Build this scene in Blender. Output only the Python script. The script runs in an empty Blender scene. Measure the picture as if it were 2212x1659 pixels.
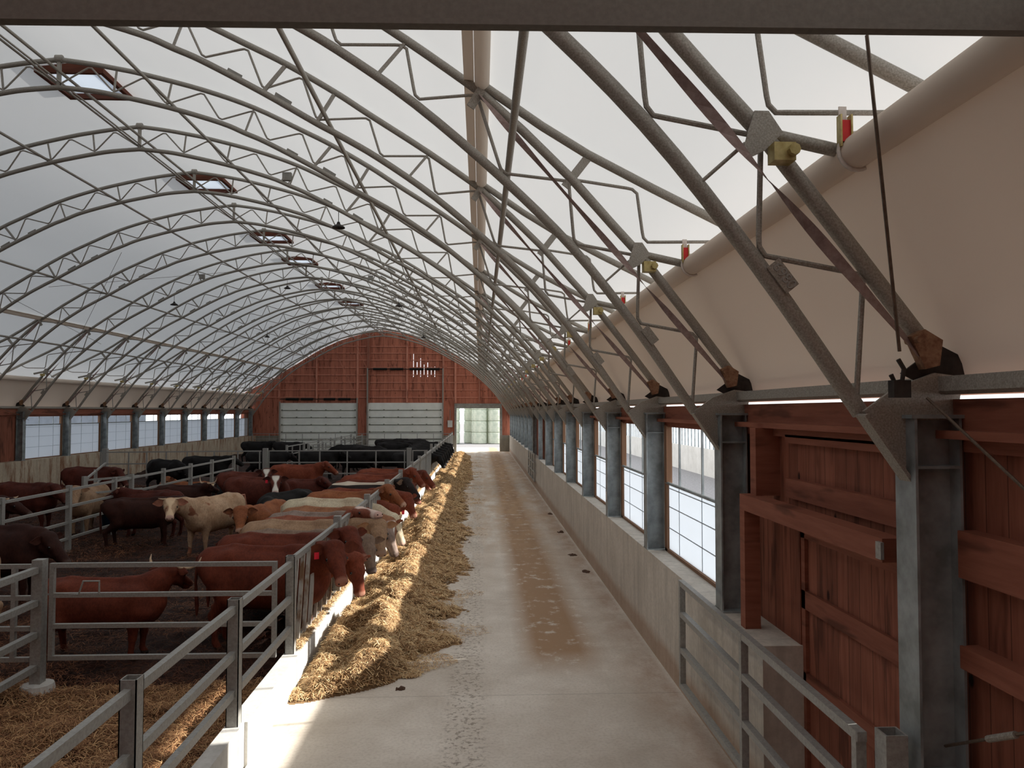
import bpy, math, random
import numpy as np
from mathutils import Vector, Matrix
random.seed(7); rng = np.random.default_rng(11)
scene = bpy.context.scene
COL = scene.collection
PI = math.pi

# ---------------------------------------------------------------- camera
H = 3.25; F = 1640.0
cd = bpy.data.cameras.new('camera'); cam = bpy.data.objects.new('camera', cd); COL.objects.link(cam)
_d = Vector(((1038-1106)/F, (829.5-888)/F, -1.0)).normalized()      # barn axis (+Y) seen in camera space
_z = Vector((0, -_d.z, _d.y)).normalized(); _x = _d.cross(_z)
_R = Matrix((( _x.x,_d.x,_z.x),(_x.y,_d.y,_z.y),(_x.z,_d.z,_z.z)))   # world -> camera
cam.matrix_world = Matrix.Translation((0, 0, H)) @ _R.transposed().to_4x4()
cd.sensor_width = 36; cd.sensor_fit = 'HORIZONTAL'; cd.lens = 36*F/2212
cd.clip_start = 0.05; cd.clip_end = 500
scene.camera = cam

# ---------------------------------------------------------------- light
world = bpy.data.worlds.new('world'); scene.world = world; world.use_nodes = True
bg = world.node_tree.nodes['Background']
bg.inputs[0].default_value = (0.90, 0.95, 1.0, 1); bg.inputs[1].default_value = 2.5
sd = bpy.data.lights.new('sun', 'SUN'); sun = bpy.data.objects.new('sun', sd); COL.objects.link(sun)
sd.energy = 12.0; sd.angle = math.radians(0.8); sd.color = (1.0, 0.95, 0.87)
sun.rotation_euler = Vector((-1, -0.175, -0.518)).to_track_quat('-Z', 'Y').to_euler()
scene.view_settings.view_transform = 'Standard'; scene.view_settings.look = 'None'
scene.view_settings.exposure = 0.0; scene.view_settings.gamma = 1.0
scene.view_settings.use_curve_mapping = False
try:
    scene.cycles.max_bounces = 10; scene.cycles.diffuse_bounces = 5; scene.cycles.transparent_max_bounces = 12
    scene.cycles.sample_clamp_indirect = 4.0
    scene.cycles.use_denoising = True
except Exception: pass

# ---------------------------------------------------------------- materials
def newmat(name):
    m = bpy.data.materials.new(name); m.use_nodes = True
    nt = m.node_tree; b = nt.nodes['Principled BSDF']; return m, nt, b
def N(nt, t, **kw):
    n = nt.nodes.new(t)
    for k, v in kw.items():
        if k.startswith('i_'):
            key = k[2:]; key = int(key) if key.isdigit() else key.replace('_', ' ')
            n.inputs[key].default_value = v
        else: setattr(n, k, v)
    return n
def ramp(nt, fac, stops):
    r = nt.nodes.new('ShaderNodeValToRGB'); e = r.color_ramp.elements
    while len(e) < len(stops): e.new(0.5)
    for i, (p, c) in enumerate(stops):
        e[i].position = p; e[i].color = (c[0], c[1], c[2], 1) if len(c) == 3 else c
    nt.links.new(fac, r.inputs[0]); return r.outputs[0]
def mixc(nt, f, a, b, mode='MIX'):
    m = nt.nodes.new('ShaderNodeMix'); m.data_type = 'RGBA'; m.blend_type = mode
    for k, v in ((0, f), (6, a), (7, b)):
        if hasattr(v, 'links'): nt.links.new(v, m.inputs[k])
        elif k == 0: m.inputs[k].default_value = v
        else: m.inputs[k].default_value = (v[0], v[1], v[2], 1)
    return m.outputs[2]
def coord(nt, scale=(1,1,1), kind='Object', rot=(0,0,0)):
    tc = nt.nodes.new('ShaderNodeTexCoord'); mp = nt.nodes.new('ShaderNodeMapping')
    mp.inputs['Scale'].default_value = scale; mp.inputs['Rotation'].default_value = rot
    nt.links.new(tc.outputs[kind], mp.inputs[0]); return mp.outputs[0]
def noise(nt, vec, s, d=4, rough=0.6):
    n = N(nt, 'ShaderNodeTexNoise'); n.inputs['Scale'].default_value = s; n.inputs['Detail'].default_value = d
    n.inputs['Roughness'].default_value = rough; nt.links.new(vec, n.inputs['Vector']); return n.outputs['Fac']
def bump(nt, b, h, st=0.3, dist=0.02):
    n = nt.nodes.new('ShaderNodeBump'); n.inputs['Strength'].default_value = st; n.inputs['Distance'].default_value = dist
    nt.links.new(h, n.inputs['Height']); nt.links.new(n.outputs[0], b.inputs['Normal'])
def pm(name, c1, c2, s=6, rough=0.8, metal=0.0, sc=(1,1,1), bmp=0.0, lo=0.35, hi=0.65, spec=0.3):
    m, nt, b = newmat(name)
    f = noise(nt, coord(nt, sc), s)
    nt.links.new(ramp(nt, f, [(lo, c1), (hi, c2)]), b.inputs['Base Color'])
    b.inputs['Roughness'].default_value = rough; b.inputs['Metallic'].default_value = metal
    b.inputs['Specular IOR Level'].default_value = spec
    if bmp: bump(nt, b, f, bmp)
    return m
M = {}
M['steel'] = pm('galvanized_steel', (.25,.23,.195), (.40,.375,.335), 95, .55, .3, bmp=.08, sc=(1,1,1))
M['column'] = pm('column_steel', (.19,.21,.21), (.36,.40,.41), 4, .5, .3)
M['rail'] = pm('rail_steel', (.29,.285,.265), (.38,.38,.36), 40, .5, .35)
M['railrust'] = pm('rusty_bar', (.20,.12,.07), (.45,.44,.41), 7, .6, .3, sc=(1,1,.4), lo=.38, hi=.55)
M['beam'] = pm('header_steel', (.14,.128,.11), (.17,.155,.135), 40, .6, .2, spec=.2)
M['dark'] = pm('dark_iron', (.02,.017,.015), (.05,.04,.035), 10, .6, .3)
M['cable'] = pm('cable_steel', (.10,.07,.05), (.16,.12,.09), 30, .5, .4)
M['zinc'] = pm('yellow_zinc', (.35,.27,.10), (.55,.46,.22), 12, .45, .5)
M['rustzinc'] = pm('rusty_zinc', (.19,.09,.055), (.33,.20,.12), 30, .6, .3)
M['strap'] = pm('webbing_strap', (.23,.16,.145), (.33,.25,.23), 20, .9)
M['white'] = pm('white_webbing', (.6,.55,.5), (.75,.7,.65), 20, .9)
M['red'] = pm('red_plastic', (.55,.02,.02), (.7,.04,.03), 10, .5)
M['tag'] = pm('ear_tag_red', (.65,.01,.03), (.8,.03,.06), 10, .5)
M['blue'] = pm('blue_plastic', (.005,.03,.07), (.01,.05,.10), 4, .5)
M['whitepaint'] = pm('white_door', (.80,.82,.76), (.88,.90,.84), 1.5, .55)
M['ribs'] = pm('door_rib', (.16,.17,.13), (.24,.25,.2), 8, .6)
M['grayboard'] = pm('gray_board', (.22,.21,.19), (.32,.31,.28), 5, .7)
M['horn'] = pm('horn', (.42,.27,.16), (.62,.48,.34), 9, .5)
M['eye'] = pm('eye', (.004,.003,.003), (.01,.008,.006), 3, .15, spec=.6)
M['ground'] = pm('gravel', (.16,.15,.15), (.26,.25,.25), 14, .95)
M['nostril'] = pm('nostril_skin', (.03,.012,.010), (.05,.02,.016), 9, .8)
M['box'] = pm('painted_box', (.55,.55,.52), (.65,.65,.62), 3, .5)
M['brush'] = pm('brush_seal', (.008,.007,.006), (.02,.018,.015), 30, .9)

def fabric(name, dif, tr, mixf, var=.06):
    m = bpy.data.materials.new(name); m.use_nodes = True; nt = m.node_tree
    out = nt.nodes['Material Output']; nt.nodes.remove(nt.nodes['Principled BSDF'])
    f = noise(nt, coord(nt, (1, .25, 1)), .7, 3)
    d = N(nt, 'ShaderNodeBsdfDiffuse'); t = N(nt, 'ShaderNodeBsdfTranslucent'); mx = N(nt, 'ShaderNodeMixShader')
    nt.links.new(mixc(nt, f, [c*(1-var) for c in dif], dif), d.inputs[0])
    nt.links.new(mixc(nt, f, [c*(1-var) for c in tr], tr), t.inputs[0])
    mx.inputs[0].default_value = mixf
    nt.links.new(d.outputs[0], mx.inputs[1]); nt.links.new(t.outputs[0], mx.inputs[2]); nt.links.new(mx.outputs[0], out.inputs[0])
    return m
M['roof'] = fabric('roof_fabric', (.78,.78,.76), (.365,.37,.375), .30)
M['curtain'] = fabric('curtain_fabric', (.92,.79,.67), (.36,.29,.23), .22)
M['band'] = fabric('seam_fabric', (.85,.78,.70), (.75,.67,.60), .42)
M['panel'] = fabric('panel_fabric', (.75,.79,.83), (.88,.92,.97), .42)
M['seam'] = pm('panel_seam', (.38,.42,.46), (.48,.52,.56), 8, .8)
M['wrap'] = pm('bale_wrap', (.38,.43,.34), (.54,.57,.46), 3, .6)

def wood(name, c1, c2, plank=0.19, axis='Y', line=.5, knots=True):
    # boards running up; plank lines across the given object axis
    m, nt, b = newmat(name)
    tc = nt.nodes.new('ShaderNodeTexCoord'); sp = nt.nodes.new('ShaderNodeSeparateXYZ'); nt.links.new(tc.outputs['Object'], sp.inputs[0])
    dv = N(nt, 'ShaderNodeMath', operation='DIVIDE'); nt.links.new(sp.outputs[axis], dv.inputs[0]); dv.inputs[1].default_value = plank
    fl = N(nt, 'ShaderNodeMath', operation='FLOOR'); nt.links.new(dv.outputs[0], fl.inputs[0])
    fr = N(nt, 'ShaderNodeMath', operation='FRACT'); nt.links.new(dv.outputs[0], fr.inputs[0])
    wn = N(nt, 'ShaderNodeTexWhiteNoise', noise_dimensions='1D'); nt.links.new(fl.outputs[0], wn.inputs['W'])
    sc = (14, 14, 1.2) if axis != 'Z' else (1.2, 1.2, 14)
    g = noise(nt, coord(nt, sc), 1.6, 6)
    st = noise(nt, coord(nt, (4,4,.7) if axis != 'Z' else (.7,.7,4)), 1.3, 3)
    base = ramp(nt, g, [(.3, c1), (.68, c2)])
    base = mixc(nt, ramp(nt, wn.outputs[0], [(0, (.0,)*3), (1, (.55,)*3)]), base, [c*.62 for c in c1])
    base = mixc(nt, ramp(nt, st, [(.56, (0,0,0)), (.66, (.75,.75,.75))]), base, [c*.35 for c in c1])
    ln = ramp(nt, fr.outputs[0], [(0, (1,1,1)), (.035, (0,0,0)), (.97, (0,0,0)), (1, (1,1,1))])
    base = mixc(nt, ln, base, [c*(1-line)*.5 for c in c1])
    if knots:
        kv = N(nt, 'ShaderNodeTexVoronoi'); kv.inputs['Scale'].default_value = 2.6; nt.links.new(coord(nt, (1,1,.55)), kv.inputs['Vector'])
        base = mixc(nt, ramp(nt, kv.outputs['Distance'], [(.045, (1,1,1)), (.075, (0,0,0))]), base, (.03,.008,.005))
    nt.links.new(base, b.inputs['Base Color']); b.inputs['Roughness'].default_value = .75; b.inputs['Specular IOR Level'].default_value = .2
    bump(nt, b, g, .15)
    return m
M['redwood_y'] = wood('red_planks', (.215,.072,.043), (.34,.125,.078), .17, 'Y')
M['redwood_x'] = wood('red_boards', (.43,.145,.09), (.60,.225,.145), .30, 'X')
M['redbeam'] = wood('red_timber', (.25,.085,.052), (.36,.135,.085), 9, 'Z', 0, False)
M['redstud'] = wood('red_stud', (.54,.21,.14), (.68,.30,.21), 9, 'X', 0, False)
M['trimwood'] = wood('window_trim_wood', (.40,.22,.13), (.55,.32,.2), 9, 'X', 0, False)

def concrete(name, c1, c2, axis=None, lines=.3, stain=None, low=None):
    m, nt, b = newmat(name)
    v = coord(nt); f = noise(nt, v, 1.3, 8, .65); f2 = noise(nt, v, 22, 4)
    base = ramp(nt, f, [(.3, c1), (.7, c2)])
    base = mixc(nt, ramp(nt, f2, [(.4, (0,0,0)), (.75, (.35,.35,.35))]), base, [c*.6 for c in c1])
    tc = nt.nodes.new('ShaderNodeTexCoord'); sp = nt.nodes.new('ShaderNodeSeparateXYZ'); nt.links.new(tc.outputs['Object'], sp.inputs[0])
    if axis:
        dv = N(nt, 'ShaderNodeMath', operation='DIVIDE'); nt.links.new(sp.outputs[axis], dv.inputs[0]); dv.inputs[1].default_value = lines
        fr = N(nt, 'ShaderNodeMath', operation='FRACT'); nt.links.new(dv.outputs[0], fr.inputs[0])
        base = mixc(nt, ramp(nt, fr.outputs[0], [(0, (.55,.55,.55)), (.03, (0,0,0)), (.98, (0,0,0)), (1, (.55,.55,.55))]), base, [c*.5 for c in c1])
        vs = noise(nt, coord(nt, (3,3,.35)), 2.2, 6)
        base = mixc(nt, ramp(nt, vs, [(.45, (0,0,0)), (.75, (.5,.5,.5))]), base, [c*.55 for c in c1])
    if stain:
        ss = noise(nt, coord(nt, (1.6,1.6,.38)), 1.9, 7, .7)
        base = mixc(nt, ramp(nt, ss, [(.50, (0,0,0)), (.64, (.9,.9,.9))]), base, stain)
    if low:
        zz = N(nt, 'ShaderNodeMath', operation='ADD'); nt.links.new(sp.outputs['Z'], zz.inputs[0])
        nz = N(nt, 'ShaderNodeMath', operation='MULTIPLY'); nt.links.new(f, nz.inputs[0]); nz.inputs[1].default_value = -.4
        nt.links.new(nz.outputs[0], zz.inputs[1])
        base = mixc(nt, ramp(nt, zz.outputs[0], [(0, (.6,.6,.6)), (.14, (0,0,0))]), base, low)
    nt.links.new(base, b.inputs['Base Color']); b.inputs['Roughness'].default_value = .85; b.inputs['Specular IOR Level'].default_value = .25
    bump(nt, b, f2, .12, .01)
    return m
M['wallR'] = concrete('wall_concrete', (.50,.455,.39), (.68,.625,.55), 'Y', .28, low=(.33,.19,.11))
M['wallL'] = concrete('stained_concrete', (.44,.36,.27), (.60,.52,.40), 'Y', .3, stain=(.20,.08,.035))
M['curb'] = concrete('curb_concrete', (.52,.51,.48), (.68,.67,.64))
M['plinth'] = concrete('plinth_concrete', (.24,.22,.18), (.34,.31,.26), 'X', .3)

def alley():
    m, nt, b = newmat('alley_concrete')
    tc = nt.nodes.new('ShaderNodeTexCoord'); sp = nt.nodes.new('ShaderNodeSeparateXYZ'); nt.links.new(tc.outputs['Object'], sp.inputs[0])
    v = coord(nt); big = noise(nt, v, .9, 8, .62); fine = noise(nt, v, 30, 5)
    base = ramp(nt, big, [(.3, (.54,.475,.40)), (.7, (.76,.70,.62))])
    base = mixc(nt, ramp(nt, fine, [(.45, (0,0,0)), (.8, (.4,.4,.4))]), base, (.3,.24,.18))
    def band(x0, x1):
        a = N(nt, 'ShaderNodeMapRange', i_1=x0[0], i_2=x0[1]); nt.links.new(sp.outputs['X'], a.inputs[0])
        c = N(nt, 'ShaderNodeMapRange', i_1=x1[1], i_2=x1[0]); nt.links.new(sp.outputs['X'], c.inputs[0])
        mu = N(nt, 'ShaderNodeMath', operation='MULTIPLY'); nt.links.new(a.outputs[0], mu.inputs[0]); nt.links.new(c.outputs[0], mu.inputs[1]); return mu.outputs[0]
    def patch(bandf, freq, sc, lo, hi, amt, col, base, yr=None):
        n = noise(nt, coord(nt, sc), freq, 7, .72)
        mu = N(nt, 'ShaderNodeMath', operation='MULTIPLY'); nt.links.new(bandf, mu.inputs[0])
        nt.links.new(ramp(nt, n, [(lo, (0,0,0)), (hi, (amt,)*3)]), mu.inputs[1]); f = mu.outputs[0]
        if yr:
            y = N(nt, 'ShaderNodeMapRange', i_1=yr[0], i_2=yr[1]); nt.links.new(sp.outputs['Y'], y.inputs[0])
            m2 = N(nt, 'ShaderNodeMath', operation='MULTIPLY'); nt.links.new(f, m2.inputs[0]); nt.links.new(y.outputs[0], m2.inputs[1]); f = m2.outputs[0]
        return mixc(nt, f, base, col)
    base = patch(band((.45,.8), (1.35,1.75)), 2.6, (1.3,1.1,1), .36, .46, .92, (.34,.20,.105), base, (9.3,10.4))   # brown crust in the right wheel track
    base = patch(band((-2,-1.9), (2.2,2.3)), 1.3, (1.6,.35,1), .42, .56, .55, (.50,.33,.19), base, (14,24))         # brown film further down
    base = patch(band((1.6,2.1), (2.25,2.32)), 2.2, (1,.5,1), .35, .6, .6, (.36,.22,.14), base)
    base = patch(band((-.42,-.3), (-.02,.1)), 16, (1,1,1), .52, .58, .7, (.20,.16,.12), base)                       # dark speckled tyre track
    base = patch(band((-.1,.0), (.25,.4)), 11, (1,.7,1), .6, .66, .35, (.24,.19,.14), base)
    dv = N(nt, 'ShaderNodeMath', operation='DIVIDE'); nt.links.new(sp.outputs['Y'], dv.inputs[0]); dv.inputs[1].default_value = 4.4
    fr = N(nt, 'ShaderNodeMath', operation='FRACT'); nt.links.new(dv.outputs[0], fr.inputs[0])
    base = mixc(nt, ramp(nt, fr.outputs[0], [(0, (.5,.5,.5)), (.005, (0,0,0))]), base, (.2,.17,.14))
    nt.links.new(base, b.inputs['Base Color']); b.inputs['Roughness'].default_value = .8; b.inputs['Specular IOR Level'].default_value = .3
    bump(nt, b, fine, .15, .01)
    return m
M['alley'] = alley()

def straw(name, cols, base=False):
    m, nt, b = newmat(name)
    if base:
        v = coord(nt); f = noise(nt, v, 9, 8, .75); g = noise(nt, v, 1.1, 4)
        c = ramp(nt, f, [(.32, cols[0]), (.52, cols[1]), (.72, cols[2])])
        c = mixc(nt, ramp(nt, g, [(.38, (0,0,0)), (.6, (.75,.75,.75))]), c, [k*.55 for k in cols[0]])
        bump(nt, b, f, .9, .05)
    else:
        at = N(nt, 'ShaderNodeAttribute', attribute_name='rnd')
        c = ramp(nt, at.outputs['Fac'], [(0, cols[0]), (.5, cols[1]), (1, cols[2])])
    nt.links.new(c, b.inputs['Base Color']); b.inputs['Roughness'].default_value = .7; b.inputs['Specular IOR Level'].default_value = .25
    return m
M['hay'] = straw('hay_base', ((.22,.12,.055), (.48,.30,.15), (.70,.50,.27)), True)
M['haystrand'] = straw('hay_strands', ((.34,.19,.09), (.60,.39,.19), (.86,.68,.40)))
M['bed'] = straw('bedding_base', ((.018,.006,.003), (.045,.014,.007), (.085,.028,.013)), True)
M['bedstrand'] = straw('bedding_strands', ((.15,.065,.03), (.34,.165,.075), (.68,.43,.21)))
M['debris'] = straw('debris', ((.10,.05,.03), (.17,.09,.055), (.25,.15,.09)), True)
M['midstrand'] = straw('pen_strands', ((.08,.03,.014), (.18,.07,.034), (.33,.15,.07)))
M['beddark'] = straw('trodden_strands', ((.03,.011,.006), (.08,.028,.013), (.17,.06,.028)))

# ---------------------------------------------------------------- mesh helpers
class MB:
    def __init__(s): s.v = []; s.f = []
    def add(s, vs, fs):
        o = len(s.v); s.v += [tuple(p) for p in vs]; s.f += [tuple(i+o for i in f) for f in fs]; return s
    def box(s, x0, x1, y0, y1, z0, z1, bev=0):
        vs = [(x,y,z) for x in (x0,x1) for y in (y0,y1) for z in (z0,z1)]
        return s.add(vs, [(0,1,3,2),(4,6,7,5),(0,4,5,1),(2,3,7,6),(0,2,6,4),(1,5,7,3)])
    def bar(s, a, b, w, h=None, up=(0,0,1)):
        a = Vector(a); b = Vector(b); h = h or w; d = (b-a).normalized(); u = Vector(up)
        if abs(d.dot(u)) > .98: u = Vector((0,1,0))
        sx = d.cross(u).normalized(); u = sx.cross(d).normalized()
        vs = []
        for p in (a, b):
            for i, j in ((-1,-1),(1,-1),(1,1),(-1,1)): vs.append(p + sx*i*w/2 + u*j*h/2)
        return s.add(vs, [(0,1,2,3),(7,6,5,4),(0,4,5,1),(1,5,6,2),(2,6,7,3),(3,7,4,0)])
    def tube(s, pts, r, n=10, cap=True):
        pts = [Vector(p) for p in pts]; rs = r if isinstance(r, (list, tuple)) else [r]*len(pts)
        prev = None; vs = []
        for i, p in enumerate(pts):
            d = (pts[min(i+1, len(pts)-1)] - pts[max(i-1, 0)]).normalized()
            if prev is None:
                u = Vector((0,1,0)) if abs(d.y) < .9 else Vector((1,0,0))
            else: u = prev
            u = (u - d*u.dot(d)).normalized(); prev = u; w = d.cross(u)
            for k in range(n):
                a = 2*PI*k/n; vs.append(p + (u*math.cos(a) + w*math.sin(a))*rs[i])
        fs = [(i*n+k, i*n+(k+1)%n, (i+1)*n+(k+1)%n, (i+1)*n+k) for i in range(len(pts)-1) for k in range(n)]
        if cap: fs += [tuple(range(n))[::-1], tuple((len(pts)-1)*n+k for k in range(n))]
        return s.add(vs, fs)
    def prism(s, poly, y0, y1, plane='xz'):
        n = len(poly)
        mk = (lambda p, t: (p[0], t, p[1])) if plane == 'xz' else ((lambda p, t: (t, p[0], p[1])) if plane == 'yz' else (lambda p, t: (p[0], p[1], t)))
        vs = [mk(p, y0) for p in poly] + [mk(p, y1) for p in poly]
        return s.add(vs, [tuple(range(n)), tuple(range(n, 2*n))[::-1]] + [(i, (i+1)%n, (i+1)%n+n, i+n) for i in range(n)])
    def sphere(s, c, r, n=10, m=6, sc=(1,1,1)):
        vs = [(c[0]+r*sc[0]*math.sin(PI*i/m)*math.cos(2*PI*k/n), c[1]+r*sc[1]*math.sin(PI*i/m)*math.sin(2*PI*k/n), c[2]+r*sc[2]*math.cos(PI*i/m)) for i in range(m+1) for k in range(n)]
        return s.add(vs, [(i*n+k, (i+1)*n+k, (i+1)*n+(k+1)%n, i*n+(k+1)%n) for i in range(m) for k in range(n)])
    def lathe(s, prof, n=20, c=(0,0,0)):
        vs = [(c[0]+r*math.cos(2*PI*k/n), c[1]+r*math.sin(2*PI*k/n), c[2]+z) for r, z in prof for k in range(n)]
        return s.add(vs, [(i*n+k, i*n+(k+1)%n, (i+1)*n+(k+1)%n, (i+1)*n+k) for i in range(len(prof)-1) for k in range(n)])
    def mesh(s, name, mat, smooth=False):
        me = bpy.data.meshes.new(name); me.from_pydata(s.v, [], s.f)
        if isinstance(mat, list):
            for m in mat: me.materials.append(m)
        else: me.materials.append(mat)
        if smooth:
            me.polygons.foreach_set('use_smooth', [True]*len(me.polygons))
            try: me.set_sharp_from_angle(angle=math.radians(38))
            except Exception: pass
        me.update(); return me
def link(name, me, parent=None, loc=(0,0,0), rot=(0,0,0)):
    o = bpy.data.objects.new(name, me); COL.objects.link(o); o.parent = parent; o.location = loc; o.rotation_euler = rot; return o
def obj(name, mb, mat, parent=None, smooth=False): return link(name, mb.mesh(name, mat, smooth), parent)
def tag(o, label=None, cat=None, group=None, kind=None):
    if label: o['label'] = label
    if cat: o['category'] = cat
    if group: o['group'] = group
    if kind: o['kind'] = kind
    return o
def struct(name, mb, mat, label=None, cat=None, smooth=False):
    return tag(obj(name, mb, mat, None, smooth), label, cat, None, 'structure')
def empty(name, loc=(0,0,0), rz=0):
    o = bpy.data.objects.new(name, None); COL.objects.link(o); o.location = loc; o.rotation_euler = (0,0,rz); o.empty_display_size = .2; return o
def dup(root, loc=None, rz=None):
    r = root.copy(); COL.objects.link(r)
    if loc is not None: r.location = loc
    if rz is not None: r.rotation_euler = (0,0,rz)
    for ch in list(root.children):
        c = ch.copy(); COL.objects.link(c); c.parent = r
        for g in ch.children:
            d = g.copy(); COL.objects.link(d); d.parent = c
    return r
ORD = ['nearest','second','third','fourth','fifth','sixth','seventh','eighth','ninth','tenth','eleventh','twelfth','thirteenth','fourteenth','fifteenth','sixteenth','seventeenth','eighteenth','nineteenth','twentieth']
def nth(i, what): return ('nearest %s' % what) if i == 0 else ('%s %s from the camera' % (ORD[i], what))

# ---------------------------------------------------------------- the barn's geometry
XC = -7.76; Y0 = 4.18; DY = 3.306; NF = 18; YK = [Y0+DY*k for k in range(NF)]; YE = 61.4
def mir(x, side): return x if side > 0 else 2*XC - x
IN = [(-7.76,9.20),(-7.2,9.15),(-6.77,9.08),(-5.81,8.87),(-4.83,8.59),(-4.37,8.40),(-3.95,8.22),(-3.1,7.78),(-2.34,7.35),(-2.0,7.17),(-1.43,6.84),(-.65,6.30),(.21,5.57),(.92,4.87),(1.55,4.08),(2.13,3.24)]
OUT = [(-7.76,9.72),(-7.2,9.65),(-6.72,9.57),(-6.22,9.47),(-5.15,9.20),(-4.21,8.88),(-3.33,8.47),(-2.78,8.20),(-2.08,7.80),(-1.6,7.49),(-.75,6.95),(-.04,6.46)]
LEG = [(-.04,6.46),(.42,6.05),(.91,5.57),(1.3,5.13),(1.62,4.78),(2.10,4.16),(2.61,3.49)]
OVR = [(-.02,6.53),(.61,6.10),(1.07,5.82),(1.73,5.48),(2.54,5.08),(3.2,4.74)]
def interp(prof, x):
    for (a, za), (b, zb) in zip(prof, prof[1:]):
        if a <= x <= b: return za + (zb-za)*(x-a)/(b-a)
    return prof[-1][1]
def smoothpts(P, n=4):
    out = []
    for i in range(len(P)-1):
        p0 = P[max(i-1,0)]; p1 = P[i]; p2 = P[i+1]; p3 = P[min(i+2, len(P)-1)]
        for k in range(n):
            t = k/n
            out.append(tuple(.5*((2*p1[j]) + (-p0[j]+p2[j])*t + (2*p0[j]-5*p1[j]+4*p2[j]-p3[j])*t*t + (-p0[j]+3*p1[j]-3*p2[j]+p3[j])*t**3) for j in (0,1)))
    out.append(P[-1]); return out

# ground, floors
struct('ground', MB().box(-120, 120, -60, 200, -.2, -.06), M['ground'])
struct('floor', MB().box(-2.14, 2.45, -3, 68, -.06, 0), M['alley'])
# near and far walls' fabric roof
HATCH = (15.05,21.7,28.4,32.8,39.3,45.6)
def roof():
    P = smoothpts(OUT, 2); P = P[:1] + [(-7.16, interp(P,-7.16))] + [q for q in P[1:-1] if q[0] > -7.1] + OVR[0:] + [(3.5,4.5),(3.62,4.2),(3.64,3.85)]  # last points: eave drop added to shade the curtain from the sun
    prof = []
    for i, (x, z) in enumerate(P):
        a = Vector(P[max(i-1,0)]); b = Vector(P[min(i+1, len(P)-1)]); d = (b-a).normalized(); n = Vector((-d.y, d.x))
        if n.y < 0: n = -n
        prof.append((x+n.x*.09, z+n.y*.09))
    full = [(mir(x,-1), z) for x, z in prof[::-1]] + prof[1:]
    ys = []
    y = Y0-2*DY
    while y < YE+.3:
        ys += [y + DY*t for t in (0,.25,.5,.75)]; y += DY
    hy = [(c-.58, c+.58) for c in HATCH]; ys = sorted([v for v in ys if v < YE+.4 and not any(a-.05 < v < b+.05 for a, b in hy)] + [YE+.4] + [q for a in hy for q in a])
    mb = MB(); n = len(full)
    for yy in ys:
        ph = ((yy-Y0)/DY) % 1; sag = .035*math.sin(PI*ph)
        for x, z in full: mb.v.append((x, yy, z-sag))
    mb.f = [(j*n+i, j*n+i+1, (j+1)*n+i+1, (j+1)*n+i) for j in range(len(ys)-1) for i in range(n-1)
            if not (abs((full[i][0]+full[i+1][0])/2-XC) < .6 and any(a-.01 < (ys[j]+ys[j+1])/2 < b+.01 for a, b in hy))]
    struct('ceiling', mb, M['roof'], smooth=True)
roof()

# ---------------------------------------------------------------- walls
def wall_pieces():
    W = 2.72   # outer face of the concrete
    r = MB()
    r.box(2.33, W, 6.25, YE, 0, 1.31); r.box(2.33, W, -3, 4.42, 0, 1.31)
    struct('wall_right', r, M['wallR'])
    l = MB(); l.box(mir(W,-1), mir(2.33,-1), -3, YE, 0, 1.31)
    struct('wall_left', l, M['wallL'])
wall_pieces()
# red header boards above the windows
for side, nm in ((1,'right'), (-1,'left')):
    a, b = sorted((mir(2.6,side), mir(2.68,side))); c, d = sorted((mir(2.5,side), mir(2.62,side)))
    mb = MB().box(a, b, -3, YE, 3.03, 3.315 if side > 0 else 3.36)
    struct('trim_%d' % (1 if side > 0 else 2), mb, M['redbeam'])
    mb = MB().box(c, d, -3, YE, 3.10, 3.145)
    struct('trim_%d' % (3 if side > 0 else 4), mb, M['redbeam'])
# red plank walls in the bays without windows
def plankwall(name, side, y0, y1, z0, z1, x=2.62, th=.04):
    a, b = sorted((mir(x,side), mir(x+th,side))); return struct(name, MB().box(a, b, y0, y1, z0, z1), M['redwood_y'])
plankwall('wall_right.001', 1, -3, 4.40, 1.31, 3.05, 2.66)
plankwall('wall_right.002', 1, 4.40, 7.60, 2.36, 3.05, 2.66)
plankwall('wall_right.003', 1, 6.27, 7.60, 1.31, 2.36, 2.66)
plankwall('wall_left.001', -1, -3, 30.72, 1.31, 3.05)
plankwall('wall_left.002', -1, YK[17]-DY*.35, YE, 1.31, 3.05)
# horizontal girts on the near right plank wall
g = MB().box(2.56, 2.66, .5, 4.0, 2.36, 2.61); tag(obj('wall_girt', g, M['redbeam']), 'broad red horizontal board on the plank wall right of the nearest column, upper', 'board')
g = MB().box(2.56, 2.66, .5, 4.0, 1.88, 2.00); tag(obj('wall_girt', g, M['redbeam']), 'narrower red horizontal board on the plank wall right of the nearest column, lower', 'board')

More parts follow.
